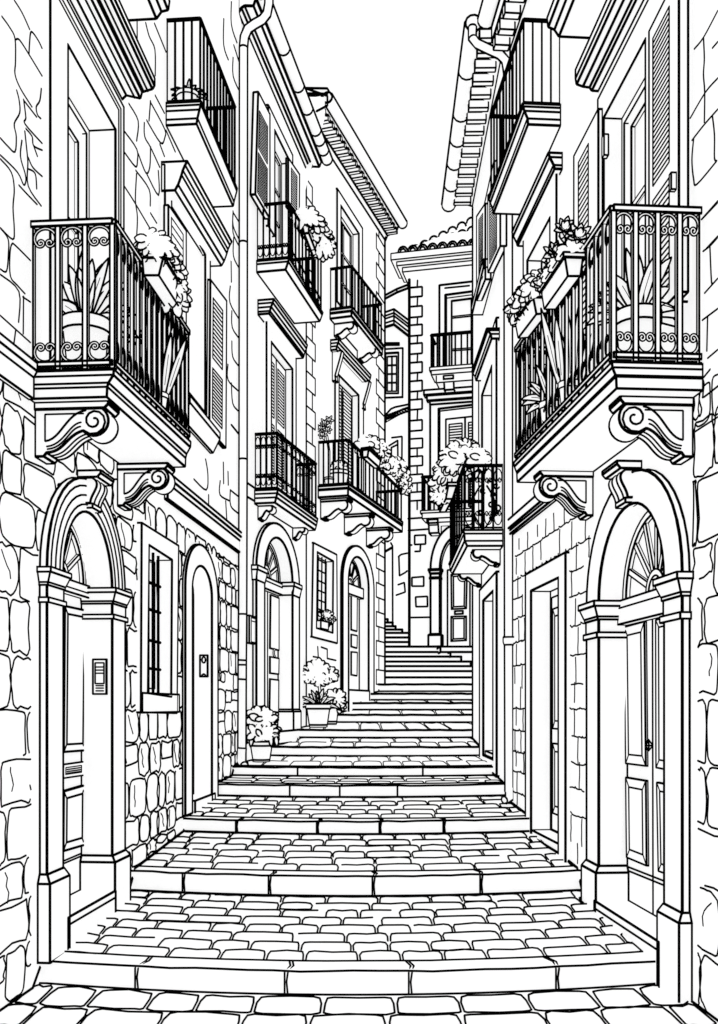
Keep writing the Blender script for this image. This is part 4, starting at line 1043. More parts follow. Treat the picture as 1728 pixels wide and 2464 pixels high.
    for u, va, vb, t in ((1024, 946, 957, .2), (1030, 957, 968, .13), (1036, 968, 976, .07)): m.box(F, F.s(u), s1, 0, t, zat(F, u, vb), zat(F, u, va), 4)
    m.build('hood', w2, STONE)
    # balconies
    for u0, rv, v0, lv, brs, nm in ((1034, 807, 884, ((1034, 884, 892, .55), (1038, 892, 902, .5), (1050, 902, 921, .42)), (1068, 905, 935), 0), (1012, 1148, 1229, ((1012, 1229, 1235, .55), (1016, 1235, 1248, .5), (1027, 1248, 1258, .42)), (1031, 1251, 1281), 1)):
        m = M()
        for u, va, vb, t in lv: m.box(F, F.s(u, t), s1, 0, t, zat(F, u, vb, t), zat(F, u, va, t), 2.6)
        b = m.build('balcony', H, STONE); t = .5; r = M(); sa = F.s(u0 + 4, t); zt, zl = zat(F, u0 + 4, rv, t), zat(F, u0 + 4, v0, t)
        r.seg(F.w(sa, t, zt), F.w(s1, t, zt), 6.5); r.seg(F.w(sa, 0, zt), F.w(sa, t, zt), 6)
        for i in range(18): r.seg(F.w(sa + i * .125, t, zl), F.w(sa + i * .125, t, zt), 3.6)
        for i in (1, 2): r.seg(F.w(sa, t * i / 3, zl), F.w(sa, t * i / 3, zt), 3.2)
        r.build('railing', b, METAL)
        m = M(); u, va, vb = brs; s = F.s(u, .4); z1, z2 = zat(F, u, va, .4), zat(F, u, vb, .4); P = [(0, z1), (.42, z1), (.42, z1 - .07), (.36, z1 - .1), (.3, z2), (0, z2)]
        m.prof(F, s, s + .2, P, w=4, ang=20); m.build('bracket', b, STONE)
    # doorway
    D = surround(H, F, so, si, dzb, dz, zo, zi, .13, .05, w=4.6)
    impost(D, F, so[0], si[0], -.12, .05, dz, .2, 4); plinth(D, F, so[0], si[0], -.12, .05, dzb, zat(F, 1040, 1526), .04, 4.5)
    t = -.13; m = M(); m.ext(F, [(si[0], dzb), (si[0], zi), (si[1], zi), (si[1], dzb)], t - .03, t, 4)
    panel(m, F, q4(F, [(1086, 1383), (1124, 1379), (1122, 1464), (1087, 1466)], t), t, 3.6, .012, .14); panel(m, F, q4(F, [(1086, 1484), (1122, 1483), (1122, 1541), (1086, 1543)], t), t, 3.6, .012, .14)
    q = q4(F, [(1077, 1372), (1131, 1366), (1131, 1553), (1077, 1556)], t); m.line([F.w(s, t + .002, z) for s, z in (q[3], q[0], q[1], q[2])], 3.6)
    d = m.build('door_leaf', D, WOOD)
    m = M(); m.ext(F, q4(F, [(1095, 1471), (1114, 1470), (1114, 1477), (1095, 1478)], t), t, t + .02, 4); m.build('letter_slot', d, METAL)
house_d()

# ================================================================== house R2: narrow house behind the downpipe
def house_r2():
    F = R2; H = thing('narrow_house', 'narrow tall house beyond the lower downpipe with long gutter and wrought-ornament balcony', 'house', F.w(F.s(1180), 0, -.6))
    sN, sE = F.s(1229), F.s(1139); zg = zat(F, 1139, 1785)
    lo = q4(F, [(1194, 1422.5), (1169, 1444), (1170, 1816), (1195.5, 1826)]); zd = (lo[0][1] + lo[1][1]) / 2; lo = [(lo[0][0], zd), (lo[1][0], zd), (lo[1][0], zat(F, 1169, 1817)), (lo[0][0], zat(F, 1169, 1817))]
    zb = zat(F, 1180, 1268); zt = zat(F, 1166, 951); bd = [(F.s(1191), zt), (F.s(1166), zt), (F.s(1166), zb), (F.s(1191), zb)]
    def more(m):
        m.line([F.w(sE, 0, zg), F.w(sE, 0, zat(F, 1138, 505))], 6.5)
        m.line([F.w(s, .002, gz(F.w(s, 0, 0).y) - EYE + .004) for s in [lerp(sN, sE, k / 20) for k in range(21)]], 5)
    ze = zat(F, 1138, 500)
    wall('wall', F, [(sN, -1.3), (sE, -1.3), (sE, ze + .1), (sN, ze + .1)], [lo, bd], H, more=more)
    E = F.w(sE, 0, 0); m = M(); m.raw([Vector((E.x, E.y, .4)), Vector((E.x + 3, E.y + .15, .4)), Vector((E.x + 3, E.y + .15, ze + EYE)), Vector((E.x, E.y, ze + EYE))], [(0, 1, 2, 3)]); m.build('side_wall', H, PLASTER)
    # eaves
    s1 = sE + .05; g = F.tp(s1, 1080, 498); s0 = F.s(1182, .0)
    zz0 = g[1]
    m = M(); T = g[0] - .09; m.prof(F, sN - .1, s1, [(0, ze + .02), (T, ze + .1), (T, ze + .2), (0, ze + .2)], w=4.5, ang=1)
    for i in range(16):
        s = lerp(sN, s1 - .05, (i + .5) / 16); m.box(F, s - .035, s + .035, .05, T + .03, ze - .03, ze + .06, 3)
    for k in (.35, .65): m.line([F.w(sN, T * k, ze + .03 + .08 * k), F.w(s1, T * k, ze + .03 + .08 * k)], 3)
    m.build('eaves', H, CLAY)
    sg0, z0 = F.px(1140, 30, g[0]); n = 14
    gutter(F, sg0, s1 + .05, g[0], ze + .14, ze + .06, .085, H, (3, 6, 8, 10, 12), 6)
    m = M(); vs = [F.w(sN, T, ze + .21), F.w(s1, T, ze + .21), F.w(s1, -3.5, ze + 1.4), F.w(sN, -3.5, ze + 1.4)]; m.solid(vs, [(0, 1, 2, 3)], 5); m.build('roof', H, CLAY)
    # pipe bend and downpipe
    m = M(); Y = 9.75
    a = F.w(F.s(1182) + .6, g[0], ze); pts = [wp(1137, 64, 10.0), wp(1137, 92, 10.0), wp(1150, 106, 9.95), wp(1180, 120, 9.9), wp(1205, 132, 9.85), wp(1218, 148, 9.8), wp(1222, 175, Y), wp(1223, 600, Y), wp(1224, 1530, Y), wp(1225, 1905, Y)]
    m.tube(pts, 8.6 * Y / FP, 5.5, rings=(0, 1)); m.build('downpipe', H, METAL)
    m = M(); c = wp(1226, 1552, Y); m.lathe(c, [(.046, 0), (.056, .03), (.056, .075), (.048, .085), (.0, .085)], 4.5, rings=(0, 2)); m.build('pipe_collar', H, METAL)
    m = M(); m.tube([wp(1226, 1895, Y), wp(1226, 1920, Y), wp(1214, 1925, Y - .05)], 9 * Y / FP, 5, rings=(2,)); m.build('pipe_shoe', H, METAL)
    # upper window with two ajar shutters
    m = M(); zA, zB = zat(F, 1185, 500), zat(F, 1185, 622); q = [(F.s(1196), zA + .3), (F.s(1160), zA + .3), (F.s(1160), zB), (F.s(1196), zB)]; m.ext(F, q, 0, .03, 4); w1 = m.build('window', H, STONE)
    q = q4(F, [(1204, 440), (1175, 470), (1175, 655), (1204, 592)], .12); shutter(F, q, .06, .12, w1, [(.25, .03, .85, .93)], (24,), 4, 2.4)
    q = q4(F, [(1168, 490), (1148, 520), (1148, 722), (1168, 672)], .12); shutter(F, q, .06, .12, w1, [(.25, .08, .75, .9)], (30,), 4, 2)
    m = M(); z = zat(F, 1190, 632); m.box(F, F.s(1194), F.s(1163), 0, .14, z - .12, z - .03, 4); m.build('sill', w1, STONE)
    # balcony door with hood
    m = M(); fo = [(F.s(1201.5), zt + .38), (F.s(1159), zt + .38), (F.s(1159), zb), (F.s(1201.5), zb)]; m.ring(F, fo, bd, -.12, .03, 4.4); w2 = m.build('window', H, STONE); casement(F, bd, -.12, w2, 2, 2, .08, 3.4)
    slant_hood(F, w2, 1203, D1(1247, 1105, 1258, 1125, 1290, 1165, 1300, 1215), D1(1085, 1580), w=4.6)
    # balcony
    b, I = balcony(F, H, 1211, D2(985, 1265, 998, 1305, 1003, 1385, 1030, 1440), D2(832, 1640), (1112, 1119), 1216, nn=4, nf=6, fancy=1.4, wb=4.0, wr=7, far_low=D2(895, 1700)); globals()['BAL_R2'] = I
    for u, T, v0, v1 in ((1205, 1136, 1316, 1357), (1160, 1106, 1369, 1407)):
        s = F.s(u); tt, _ = F.tp(s, T, v0 + 3); bracket(F, s, s + .2, tt, F.tp(s, u, v0)[1], F.tp(s, u, v0)[1] - F.tp(s, u, v1)[1], b, 5, False)
    m = M()   # wrought ornament in the near end panel
    s = I['s0'] + .03; rnd = random.Random(3)
    for i in range(9):
        t = .05 + rnd.random() * (I['tr'] - .1); z = lerp(I['zb'](s) + .1, I['zt'](s) - .14, (i + .5) / 9); r = rnd.uniform(.022, .04); a0 = rnd.random() * 6
        m.line([F.w(s, t + (r - .0022 * k) * math.cos(a0 + k * .5), z + (r - .0022 * k) * math.sin(a0 + k * .5)) for k in range(12)], 3.6)
    for sg in (-1, 1): m.line([F.w(s, I['tr'] * .5 + sg * (.02 + .1 * math.sin(k / 8 * 3)), I['zb'](s) + .02 + k * .055) for k in range(9)], 3.8)
    m.build('wrought_ornament', b, METAL)
    # street door
    m = M(); fo = [(F.s(1202), zd + .17), (F.s(1161), zd + .17), (F.s(1161), zat(F, 1161, 1832)), (F.s(1202), zat(F, 1202, 1868))]
    m.ring(F, fo, lo, -.13, .03, 5); D = m.build('doorway', H, STONE); m = M(); m.ext(F, lo, -.15, -.13, 4); m.build('door_leaf', D, WOOD)
    m = M(); m.box(F, lo[0][0], lo[1][0], -.13, 0, lo[2][1], lo[2][1] + .05, 4); m.build('threshold', D, STONE)
house_r2()

# ================================================================== house R1: near house on the other side
def house_r1():
    F = R1; H = thing('dressed_stone_house', 'near stone house with double-leaf arched portal, louvred shutters and a balcony carrying two flower boxes', 'house', F.w(F.s(1450), 0, -1.4))
    p, dep = .045, .16; sN, sE = -3.6, F.s(1229)
    so = (F.s(1642, p), F.s(1413, p)); si = (F.s(1599.5, p), F.s(1441, p)); zs = .5 * (zat(F, 1428, 1455, p) + zat(F, 1625, 1380, p)); zo, zi = zat(F, 1538, 1123, p), zat(F, 1538, 1200, p); zb = -1.46
    dq = q4(F, [(1353.5, 1386), (1286, 1425)]); dt = (dq[0][1] + dq[1][1]) / 2; dl = [(dq[0][0], dt), (dq[1][0], dt), (dq[1][0], -1.2), (dq[0][0], -1.2)]
    ub = zat(F, 1500, 884); ut = zat(F, 1463, 284); uw = [(F.s(1566), ut), (F.s(1463), ut), (F.s(1463), ub), (F.s(1566), ub)]
    mt = zat(F, 1277, 625) * .5 + zat(F, 1331, 528) * .5; mb = zat(F, 1300, 1060); mw = [(F.s(1333), mt), (F.s(1277), mt), (F.s(1277), mb), (F.s(1333), mb)]
    holes = [uw, mw, dl, hole((si[0], si[1]), zb - .2, zs, zi)]
    def more(m):
        rnd = random.Random(9); zg = lambda s: gz(F.w(s, 0, 0).y) - EYE
        excl = holes + [[(so[0] - .1, -3), (so[0] - .1, zs), (so[1] + .1, zs), (so[1] + .1, -3)], arch_pts(so[0] - .03, so[1] + .03, zs, zo), q4(F, [(1370, 1339), (1273, 1399), (1278, 2003), (1372, 2078)])]
        stones(m, F, -3, so[0] - .03, zg, lambda s: 1.75, .42, .3, excl, 4.2, .085, .99, rnd)
        ashlar(m, F, so[1] + .02, sE - .03, zg, lambda s: 1.62, .205, .3, excl, 3.2, rnd)
        for c in (TR(1610, 60, 1530, 210, 1478, 275), TR(1530, 210, 1535, 330, 1530, 420, 1537, 520, 1535, 690), TR(1610, 440, 1540, 520, 1455, 665), TR(1610, 615, 1535, 700, 1480, 770, 1465, 790), TR(1475, 780, 1465, 900, 1475, 1010, 1493, 1037, 1605, 905), TR(1580, 650, 1592, 760, 1592, 890, 1605, 905), TR(1580, 270, 1610, 235), TR(1610, 1140, 1520, 1235), TR(1545, 1400, 1610, 1330),
                  MR(1610, 325, 1560, 380, 1515, 415), MR(1560, 385, 1570, 610, 1580, 620), MR(1610, 590, 1525, 685), MR(1610, 785, 1510, 860), MR(1545, 840, 1540, 1060), MR(1610, 1050, 1545, 1105), MR(1505, 1300, 1550, 1262, 1560, 1300, 1555, 1480, 1490, 1545, 1465, 1530), MR(1610, 1210, 1575, 1250, 1580, 1460, 1610, 1465), MR(1610, 90, 1500, 215), MR(1455, 1585, 1610, 1485)):
            m.line([F.w(s, 0, z) for s, z in smooth(q4(F, c))], 3.8)
        m.line([F.w(sE, 0, -.9), F.w(sE, 0, 6.6)], 6)
        m.line([F.w(s, .002, zg(s) + .004) for s in [lerp(sN, sE, k / 60) for k in range(61)]], 6)
    wall('wall', F, [(sN, -1.75), (sE, -1.75), (sE, 6.62), (sN, 6.62)], holes, H, more=more, material=STONE)
    # string course
    m = M(); z0, z1 = zat(F, 1229, 1257), zat(F, 1227, 1292); pr = [(0, z0), (.05, z0), (.05, lerp(z0, z1, .6)), (.035, lerp(z0, z1, .75)), (.035, z1), (0, z1)]; dzs = zat(F, 1299, 1197) - z0
    sA = F.s(1425); k = (sA - sE) / (F.s(1299) - sE); m.prof(F, sA, sE + .03, [(t, z + dzs * k) for t, z in pr], pr, 5); m.build('string_course', H, STONE)
    # eaves at the top
    m = M(); g = F.tp(sE, 1170, 70); T = g[0] - .06; m.prof(F, sN, sE, [(0, 6.5), (T, 6.56), (T, 6.7), (0, 6.7)], w=5)
    for i in range(26): s = lerp(sN + 2, sE - .1, i / 25); m.box(F, s - .04, s + .04, .04, T, 6.44, 6.54, 3.4)
    m.build('eaves', H, CLAY); gutter(F, sN, sE + .03, g[0], g[1] + .1, g[1] + .1, .075, H, (), 6)
    m = M(); vs = [F.w(sN, T, 6.72), F.w(sE, T, 6.72), F.w(sE, -4, 7.8), F.w(sN, -4, 7.8)]; m.solid(vs, [(0, 1, 2, 3)], 5); m.build('roof', H, CLAY)
    # ---------------- portal
    D = surround(H, F, so, si, zb, zs, zo, zi, dep, p, w=6)
    impost(D, F, so[0], si[0], -.02, p, zs + .0, .25, 4.5); impost(D, F, si[1], so[1], -dep + .004, p, zs, .25, 4.5)
    plinth(D, F, so[0], si[0], -.02, p, -1.62, zat(F, 1639, 2195, p)); plinth(D, F, si[1], so[1], -dep + .004, p, zb - .08, zat(F, 1440, 2083, p))
    keystone(D, F, (so[0] + so[1]) / 2 + .02, -.115, zat(F, 1510, 1101, .12), zat(F, 1500, 1213, .08), p, .09, 5)
    t = -dep; m = M(); m.ext(F, [(si[0], zs), (si[1], zs), (si[1], zb), (si[0], zb)], t - .03, t, 4)
    pn = lambda c: q4(F, c, t)
    for c in ([(1508, 1509), (1556.6, 1496), (1560, 1843), (1512, 1837)], [(1512, 1871), (1560, 1879), (1562, 2083), (1514, 2063)], [(1584.6, 1492), (1632, 1478), (1634, 1856), (1585.5, 1847)], [(1587, 1883), (1634, 1892), (1636, 2112), (1591, 2096)]): panel(m, F, pn(c), t, 4, .016, .16)
    for a, b in (((1571.6, 1470), (1573, 2205)),): m.line([F.w(s, t + .002, z) for s, z in pn([a, b])], 4)
    for a, b in (((1497, 2080), (1640, 2136)), ((1497, 2089), (1640, 2147))): m.line([F.w(s, t + .002, z) for s, z in pn([a, b])], 3.8)
    d = m.build('door_leaf', D, WOOD)
    m = M(); c = F.px(1571, 1794, t)
    m.solid([F.w(c[0] + a, t + b, c[1] + h) for a, b, h in ((0, 0, 0), (.014, .03, 0), (-.014, .03, 0), (0, .03, .04), (0, .03, -.035), (0, .045, 0))], [(0, 1, 3), (0, 3, 2), (0, 2, 4), (0, 4, 1), (5, 1, 3), (5, 3, 2), (5, 2, 4), (5, 4, 1)], 3.6); m.build('handle', d, METAL)
    m = M(); m.box(F, si[1], si[0], t, t + .07, zs - .16, zs, 4.5); m.line([F.w(s, t + .072, zs - .05) for s in si], 3.6); m.build('transom_bar', D, WOOD)
    fanlight(D, F, si[0], si[1], zs, zi, t + .004, 7, 4.4, .26)
    m = M(); m.box(F, si[1], si[0], t, p + .03, zb - .2, zat(F, 1500, 2160, t), 5); zt_ = zat(F, 1500, 2160, t) - .05; m.line([F.w(si[0], p + .032, zt_), F.w(si[1], p + .032, zt_)], 4.2); m.build('threshold', D, STONE)
    # ---------------- plain door further along
    m = M(); zl = -1.2; fo = [(F.s(1370), dt + .17), (F.s(1273.5), dt + .17), (F.s(1273.5), zat(F, 1279, 2003) - .05), (F.s(1370), zat(F, 1372, 2078) - .02)]; fi = [dl[0], dl[1], (dl[1][0], zat(F, 1288, 2005) - .03), (dl[0][0], zat(F, 1355, 2045) - .03)]
    m.ring(F, fo, fi, -.15, .03, 5); D2_ = m.build('doorway', H, STONE); t = -.15
    m = M(); m.ext(F, [dl[0], dl[1], fi[2], fi[3]], t - .03, t, 4)
    W_ = [dl[0], dl[1], (dl[1][0], fi[2][1]), (dl[0][0], fi[2][1])]
    panel(m, F, sub(W_, .12, .08, .86, .56), t, 3.8, .015, .1); panel(m, F, sub(W_, .12, .62, .86, .9), t, 3.8, .015, .1); loop(m, F, sub(W_, .05, .03, .95, .97), t + .002, 3.4); m.build('door_leaf', D2_, WOOD)
    m = M(); m.box(F, fi[1][0], fi[0][0], t, .02, fi[2][1] - .15, zat(F, 1290, 2000), 4.5); m.build('threshold', D2_, STONE)
    # ---------------- balcony door, shutters and hood above the main balcony
    m = M(); fo = [(F.s(1655), ut + .2), (F.s(1450), ut + .2), (F.s(1450), ub), (F.s(1655), ub)]; m.ring(F, fo, uw, -.16, .03, 5); w1 = m.build('window', H, STONE)
    casement(F, uw, -.16, w1, 1, 3, .12, 4.4); m = M(); m.ring(F, uw, inset(uw, .05, .03), -.14, -.1, 3.8); m.build('frame', w1, WOOD)
    z1 = ub + .02; a, b = F.px(1563, 75, .08), F.px(1634, -150, .08); q = [(b[0], a[1] + .02), a, (a[0], z1), (b[0], z1)]
    shutter(F, q, .03, .08, w1, [(.30, .05, .86, .55), (.30, .6, .86, .96)], (28, 18), 5, 3.6)
    q = q4(F, [(1440, 282), (1382, 357), (1382, 900), (1440, 900)], .06); zq = q[0][1] * .5 + q[1][1] * .5; q = [(q[0][0], zq), (q[1][0], zq), (q[1][0], z1), (q[0][0], z1)]
    shutter(F, q, .03, .06, w1, [(.38, .06, .8, .5), (.38, .56, .8, .95)], (20, 15), 4.6, 3.4)
    m = M(); c = F.px(1462, 352, .03); m.box(F, c[0] - .02, c[0] + .02, .03, .06, c[1] - .07, c[1] + .07, 3.4); m.build('hinge', w1, METAL)
    m = M(); c = F.px(1622, 440, .09); m.box(F, c[0] - .012, c[0] + .012, .08, .11, c[1] - .04, c[1] + .05, 3.6); m.build('latch', w1, METAL)
    m = M(); se = F.s(1441); P = [F.tp(se, u, v) for u, v in TR(935, 510, 900, 508, 888, 490, 850, 485, 815, 472, 810, 440)]; P = [(0, P[0][1])] + P + [(P[-1][0], P[-1][1] + .06), (0, P[-1][1] + .06)]
    m.prof(F, F.s(1700), se, P, w=5.5, ang=1); m.build('hood', w1, STONE)
    # ---------------- hooded window further along
    m = M(); z = mt + .3; fo = [(F.s(1348), z), (F.s(1268), z), (F.s(1268), mb), (F.s(1348), mb)]; m.ring(F, fo, mw, -.13, .03, 4.6); w2 = m.build('window', H, STONE); casement(F, mw, -.13, w2, 2, 3, .08, 3.6)
    slant_hood(F, w2, 1354, TR(655, 860, 662, 885, 685, 930, 690, 950), TR(452, 1305), w=5)
    # ---------------- balconies
    b, I = balcony(F, H, 1692, MR(925, 1130, 928, 1165, 948, 1215, 952, 1225, 955, 1300), (1238, 1112), (1475, 489), 847, nn=4, nf=15, fancy=2, bars='box', far_low=(1256, 1149), w=5); globals()['BAL_R1'] = I
    s = F.s(1668); tt = F.tp(s, 1492, 955)[0]; bracket(F, s, s + .16, tt, I['zlow'], zat(F, 1668, 957) - zat(F, 1667, 1090) + .02, b, 5.5)
    s = F.s(1428); tt = F.tp(s, 1300, 1132)[0]; bracket(F, s, s + .16, tt, F.tp(s, 1428, 1134)[1], F.tp(s, 1428, 1134)[1] - F.tp(s, 1426, 1240)[1], b, 5)
    b, I2 = balcony(F, H, 1350, TR(510, 582, 512, 600, 520, 625, 538, 668, 540, 700), TR(320, 1108), (1259, 41), 295, nn=4, nf=10, fancy=0, wb=3.8, wr=7.5, w=4.8, far_low=TR(360, 1165)); globals()['BAL_R1B'] = I2
    # high balcony near the top edge
    m = M(); s1 = F.s(1437); P = [F.tp(s1, u, v) for u, v in TR(715, 203, 690, 165, 655, 150, 650, 100)]; m.prof(F, F.s(1720), s1, [(0, P[0][1])] + P + [(0, P[-1][1])], w=5.5, ang=1); m.build('balcony', H, STONE)
house_r1()

# ================================================================== plants
def on_balcony(F, I, ds, u):
    s = I['s0'] + ds; t, _ = F.tp(s, u, 1000)
    return s, t, F.w(s, t, I['zb'](s) - .01)
def agave_pot(F, I, ds, u, rpx, hpx, Lpx, n, label, wid=.055, seed=1, group='potted plants on balconies', lo=4, hi=176, w=3.6):
    s, t, c = on_balcony(F, I, ds, u); k = c.y / FP
    return potted('potted_plant', label, tuple(c), rpx * k, hpx * k, lambda g, p: spiky(g, p - Vector((0, 0, .02)), Lpx * k, n, wid, w, seed, lo, hi, street=1 if F is FA else -1), group, 5)
agave_pot(FA, BAL_A, .26, 207, 57, 152, 225, 24, 'broad-leaved agave in a rimmed pot behind the scrolled rail of the rough stone house', .072, 4)
def tall(g, p, H, n, seed, sp=.12, wid=.05, w=3.2):
    rnd = random.Random(seed)
    for i in range(n):
        a = lerp(-1, 1, (i + .5) / n)
        blade(g, p + Vector((a * sp * .4, rnd.uniform(-.05, .05), 0)), Vector((a * .28 + rnd.uniform(-.06, .06), rnd.uniform(-.1, .1), 1)), H * rnd.uniform(.7, 1.05), wid, .04, w)
s, t, c = on_balcony(FA, BAL_A, 1.05, 375)
potted('potted_plant', 'upright sword-leaved plant behind the side bars of the left agave balcony', tuple(c), .08, .16, lambda g, p: tall(g, p, .55, 9, 2, .22), 'potted plants on balconies', 3.5)
s, t, c = on_balcony(FA, BAL_A2, .2, 452)
potted('potted_plant', 'low tufted plant on the plain-railed upper balcony over the shutter hood', tuple(c), .1, .18, lambda g, p: spiky(g, p - Vector((0, 0, .02)), .2, 15, .034, 3, 8, 0, 180, .4), 'potted plants on balconies', 3)
agave_pot(R1, BAL_R1, .26, 1535, 54, 158, 225, 24, 'broad-leaved agave in a rimmed pot below the louvred shutters, beside two flower boxes', .072, 9)
s, t, c = on_balcony(R1, BAL_R1, 1.5, 1322)
potted('potted_plant', 'low spreading spiky plant at the far end behind the double flower-box balcony bars', tuple(c), .065, .22, lambda g, p: spiky(g, p, .36, 13, .045, 3.2, 3, street=-1), 'potted plants on balconies', 3.2)
s, t, c = on_balcony(R1, BAL_R1, 1.0, 1372)
potted('potted_plant', 'tall sword-leaved plant midway behind the double flower-box balcony bars', tuple(c), .07, .2, lambda g, p: tall(g, p, .5, 7, 5, .2), 'potted plants on balconies', 3.4)

def box_on_rail(F, I, label, px, far, fol, w=4.4):
    s, _ = F.px(px[0][0], px[0][1], I['tr'] + .02)
    return planter(F, label, ((s, 0), px), far, 'flower boxes hung on railings', fol, w)
def leafy_row(F, R, n, leaf, seed, up=.05, trail=0.0, w=3.0, ink=.5, out=0.0, ry=None, k0=-.05, k1=1.05):
    def f(g, s0, s1, t, z0, z1):
        for i in range(n):
            k = lerp(k0, k1, (i + .5) / n)
            p = F.w(lerp(s0, s1, k), t + out * k, lerp(z0, z1, k) + up - trail * max(0, k - .55) / .45)
            bush(g, p, (R, (ry or R), R * .85), int(26), leaf, w, seed + i, ink)
    return f
box_on_rail(FA, BAL_A, 'long moulded flower box with frilly trailing leaves, hung outside the rough stone house railing', ML(915, 295, 1050, 290, 1022, 430, 925, 430), (445, 697), leafy_row(FA, .105, 6, .042, 20, .05, .12, 3.0, .35))
box_on_rail(FB, BAL_B1, 'small flower box with a frilly bush on the upper balcony railing beyond the downpipe', M1(670, 340, 735, 345, 735, 440, 690, 445), (766, 594), leafy_row(FB, .16, 5, .06, 30, .06, .1, 3.0, .15, .12))
def c2_fol(g, s0, s1, t, z0, z1):
    for i, (u, v, Y, R) in enumerate(((875, 1074, 16.4, .13), (890, 1070, 16.7, .15), (906, 1078, 17.0, .15), (918, 1092, 17.3, .13), (930, 1108, 17.7, .12), (942, 1118, 18.0, .14), (956, 1124, 18.2, .15), (966, 1140, 18.3, .13), (973, 1158, 18.3, .1), (976, 1174, 18.3, .08))):
        bush(g, wp(u, v, Y), (R, R * .8, R), 22, .075, 2.8, 300 + i, .1)
box_on_rail(FC, BAL_C2, 'flower box with trailing greenery at the corner of the long three-bracket balcony', M2(1140, 1020, 1195, 1012, 1185, 1095, 1142, 1100), (915, 1103), c2_fol)
def petals(g, p, r, n, w, seed, tilt=0.0):
    rnd = random.Random(seed)
    for ring, (m_, q) in enumerate(((n, 1.0), (n - 2, .6))):
        for i in range(m_):
            a = 2 * math.pi * (i + .5 * ring) / m_ + rnd.uniform(-.15, .15); d = Vector((math.cos(a), -.45 - .3 * ring, math.sin(a)))
            blade(g, p + Vector((0, -.012 * ring, 0)), d, r * q * rnd.uniform(.85, 1.1), r * .48, .05, w, n=5, rib=False)
def flowers(F, seed):
    def f(g, s0, s1, t, z0, z1):
        rnd = random.Random(seed)
        for i, (k, dt, dz, r) in enumerate(((.05, -.03, .1, .085), (.05, .05, .14, .075), (.3, -.02, .12, .08), (.5, .05, .1, .08), (.7, -.03, .09, .075), (.85, .04, .06, .08), (1.0, .05, .02, .07), (.22, .08, .05, .06))):
            petals(g, F.w(lerp(s0, s1, k), t + dt, lerp(z0, z1, k) + dz), r, 9, 3.0, seed + i)
        for k in (.1, .4, .7, .95): bush(g, F.w(lerp(s0, s1, k), t, lerp(z0, z1, k) + .02), (.08, .08, .05), 14, .035, 2.8, seed + 50, .4)
    return f
box_on_rail(R1, BAL_R1, 'flower box of many-petalled daisies, the higher of the two on the double-box balcony', [(1404, 608), (1361, 606.5), (1368, 662), (1398, 662)], (1303, 694), flowers(R1, 60))
box_on_rail(R1, BAL_R1, 'flower box of frilly rounded foliage, the lower of the two on the double-box balcony', [(1316, 706), (1284.5, 705), (1292, 754), (1318, 752)], (1240, 768.6), leafy_row(R1, .105, 5, .045, 70, .06, 0, 3.0, .35))
def r2_fol(g, s0, s1, t, z0, z1):
    for i, (u, v, Y, R) in enumerate(((1135, 1112, 11.1, .17), (1100, 1105, 11.2, .2), (1118, 1088, 11.3, .16), (1150, 1105, 10.9, .12), (1080, 1135, 11.4, .17), (1065, 1165, 11.5, .13), (1060, 1190, 11.5, .11))):
        bush(g, wp(u, v, Y), (R, R * .8, R * .85), 30, .06, 3.0, 80 + i, .25)
box_on_rail(R2, BAL_R2, 'flower box with a big overflowing bush on the wrought-ornament balcony', [(1099, 1161), (1079, 1161), (1073, 1200), (1089, 1200)], (1064, 1195), r2_fol, 4.2)

# pot and sprig on house C's long balcony
s, t, c = on_balcony(FC, BAL_C2, .3, 815); k = c.y / FP
potted('potted_plant', 'squat potted plant behind the near bars of the long three-bracket balcony', tuple(c), 24 * k, 44 * k, lambda g, p: bush(g, p + Vector((0, 0, .05)), (.12, .1, .1), 22, .05, 2.6, 90, .5), 'potted plants on balconies', 3.4)
s, t, c = on_balcony(FC, BAL_C2, .1, 792)
def sprig(g, p):
    g.tube([p, p + Vector((-.0, 0, .4)), p + Vector((-.03, 0, .62)), p + Vector((-.1, 0, .72))], .012, 2.4)
    for i, (dx, dz) in enumerate(((-.13, .74), (-.07, .82), (0, .86), (-.1, .64), (-.02, .72))): petals(g, p + Vector((dx, -.02, dz)), .085, 6, 1.7, 95 + i)
potted('potted_plant', 'slender flowering sprig rising above the handrail of the long three-bracket balcony', tuple(c), .07, .14, sprig, 'potted plants on balconies', 3)

# pot on the barred ground window
s, z = FC.px(772, 1514); c = FC.w(s, -.02, z + .02)
t_ = thing('flower_box', 'small flower box with dotted blossoms on the barred ground-floor window', 'flower box', tuple(c))
m = M(); m.box(FC, s - .14, s + .2, -.06, .05, z + .0, z + .12, 3.6); m.build('box', t_, CLAY)
g = M()
for i, (u, v, R) in enumerate(((772, 1482, .09), (786, 1480, .09), (768, 1496, .08), (783, 1496, .09), (795, 1490, .07))): bush(g, wp(u, v, 15.35), (R, R * .6, R * .8), 20, .035, 2.6, 120 + i, .7)
g.build('foliage', t_, LEAF)

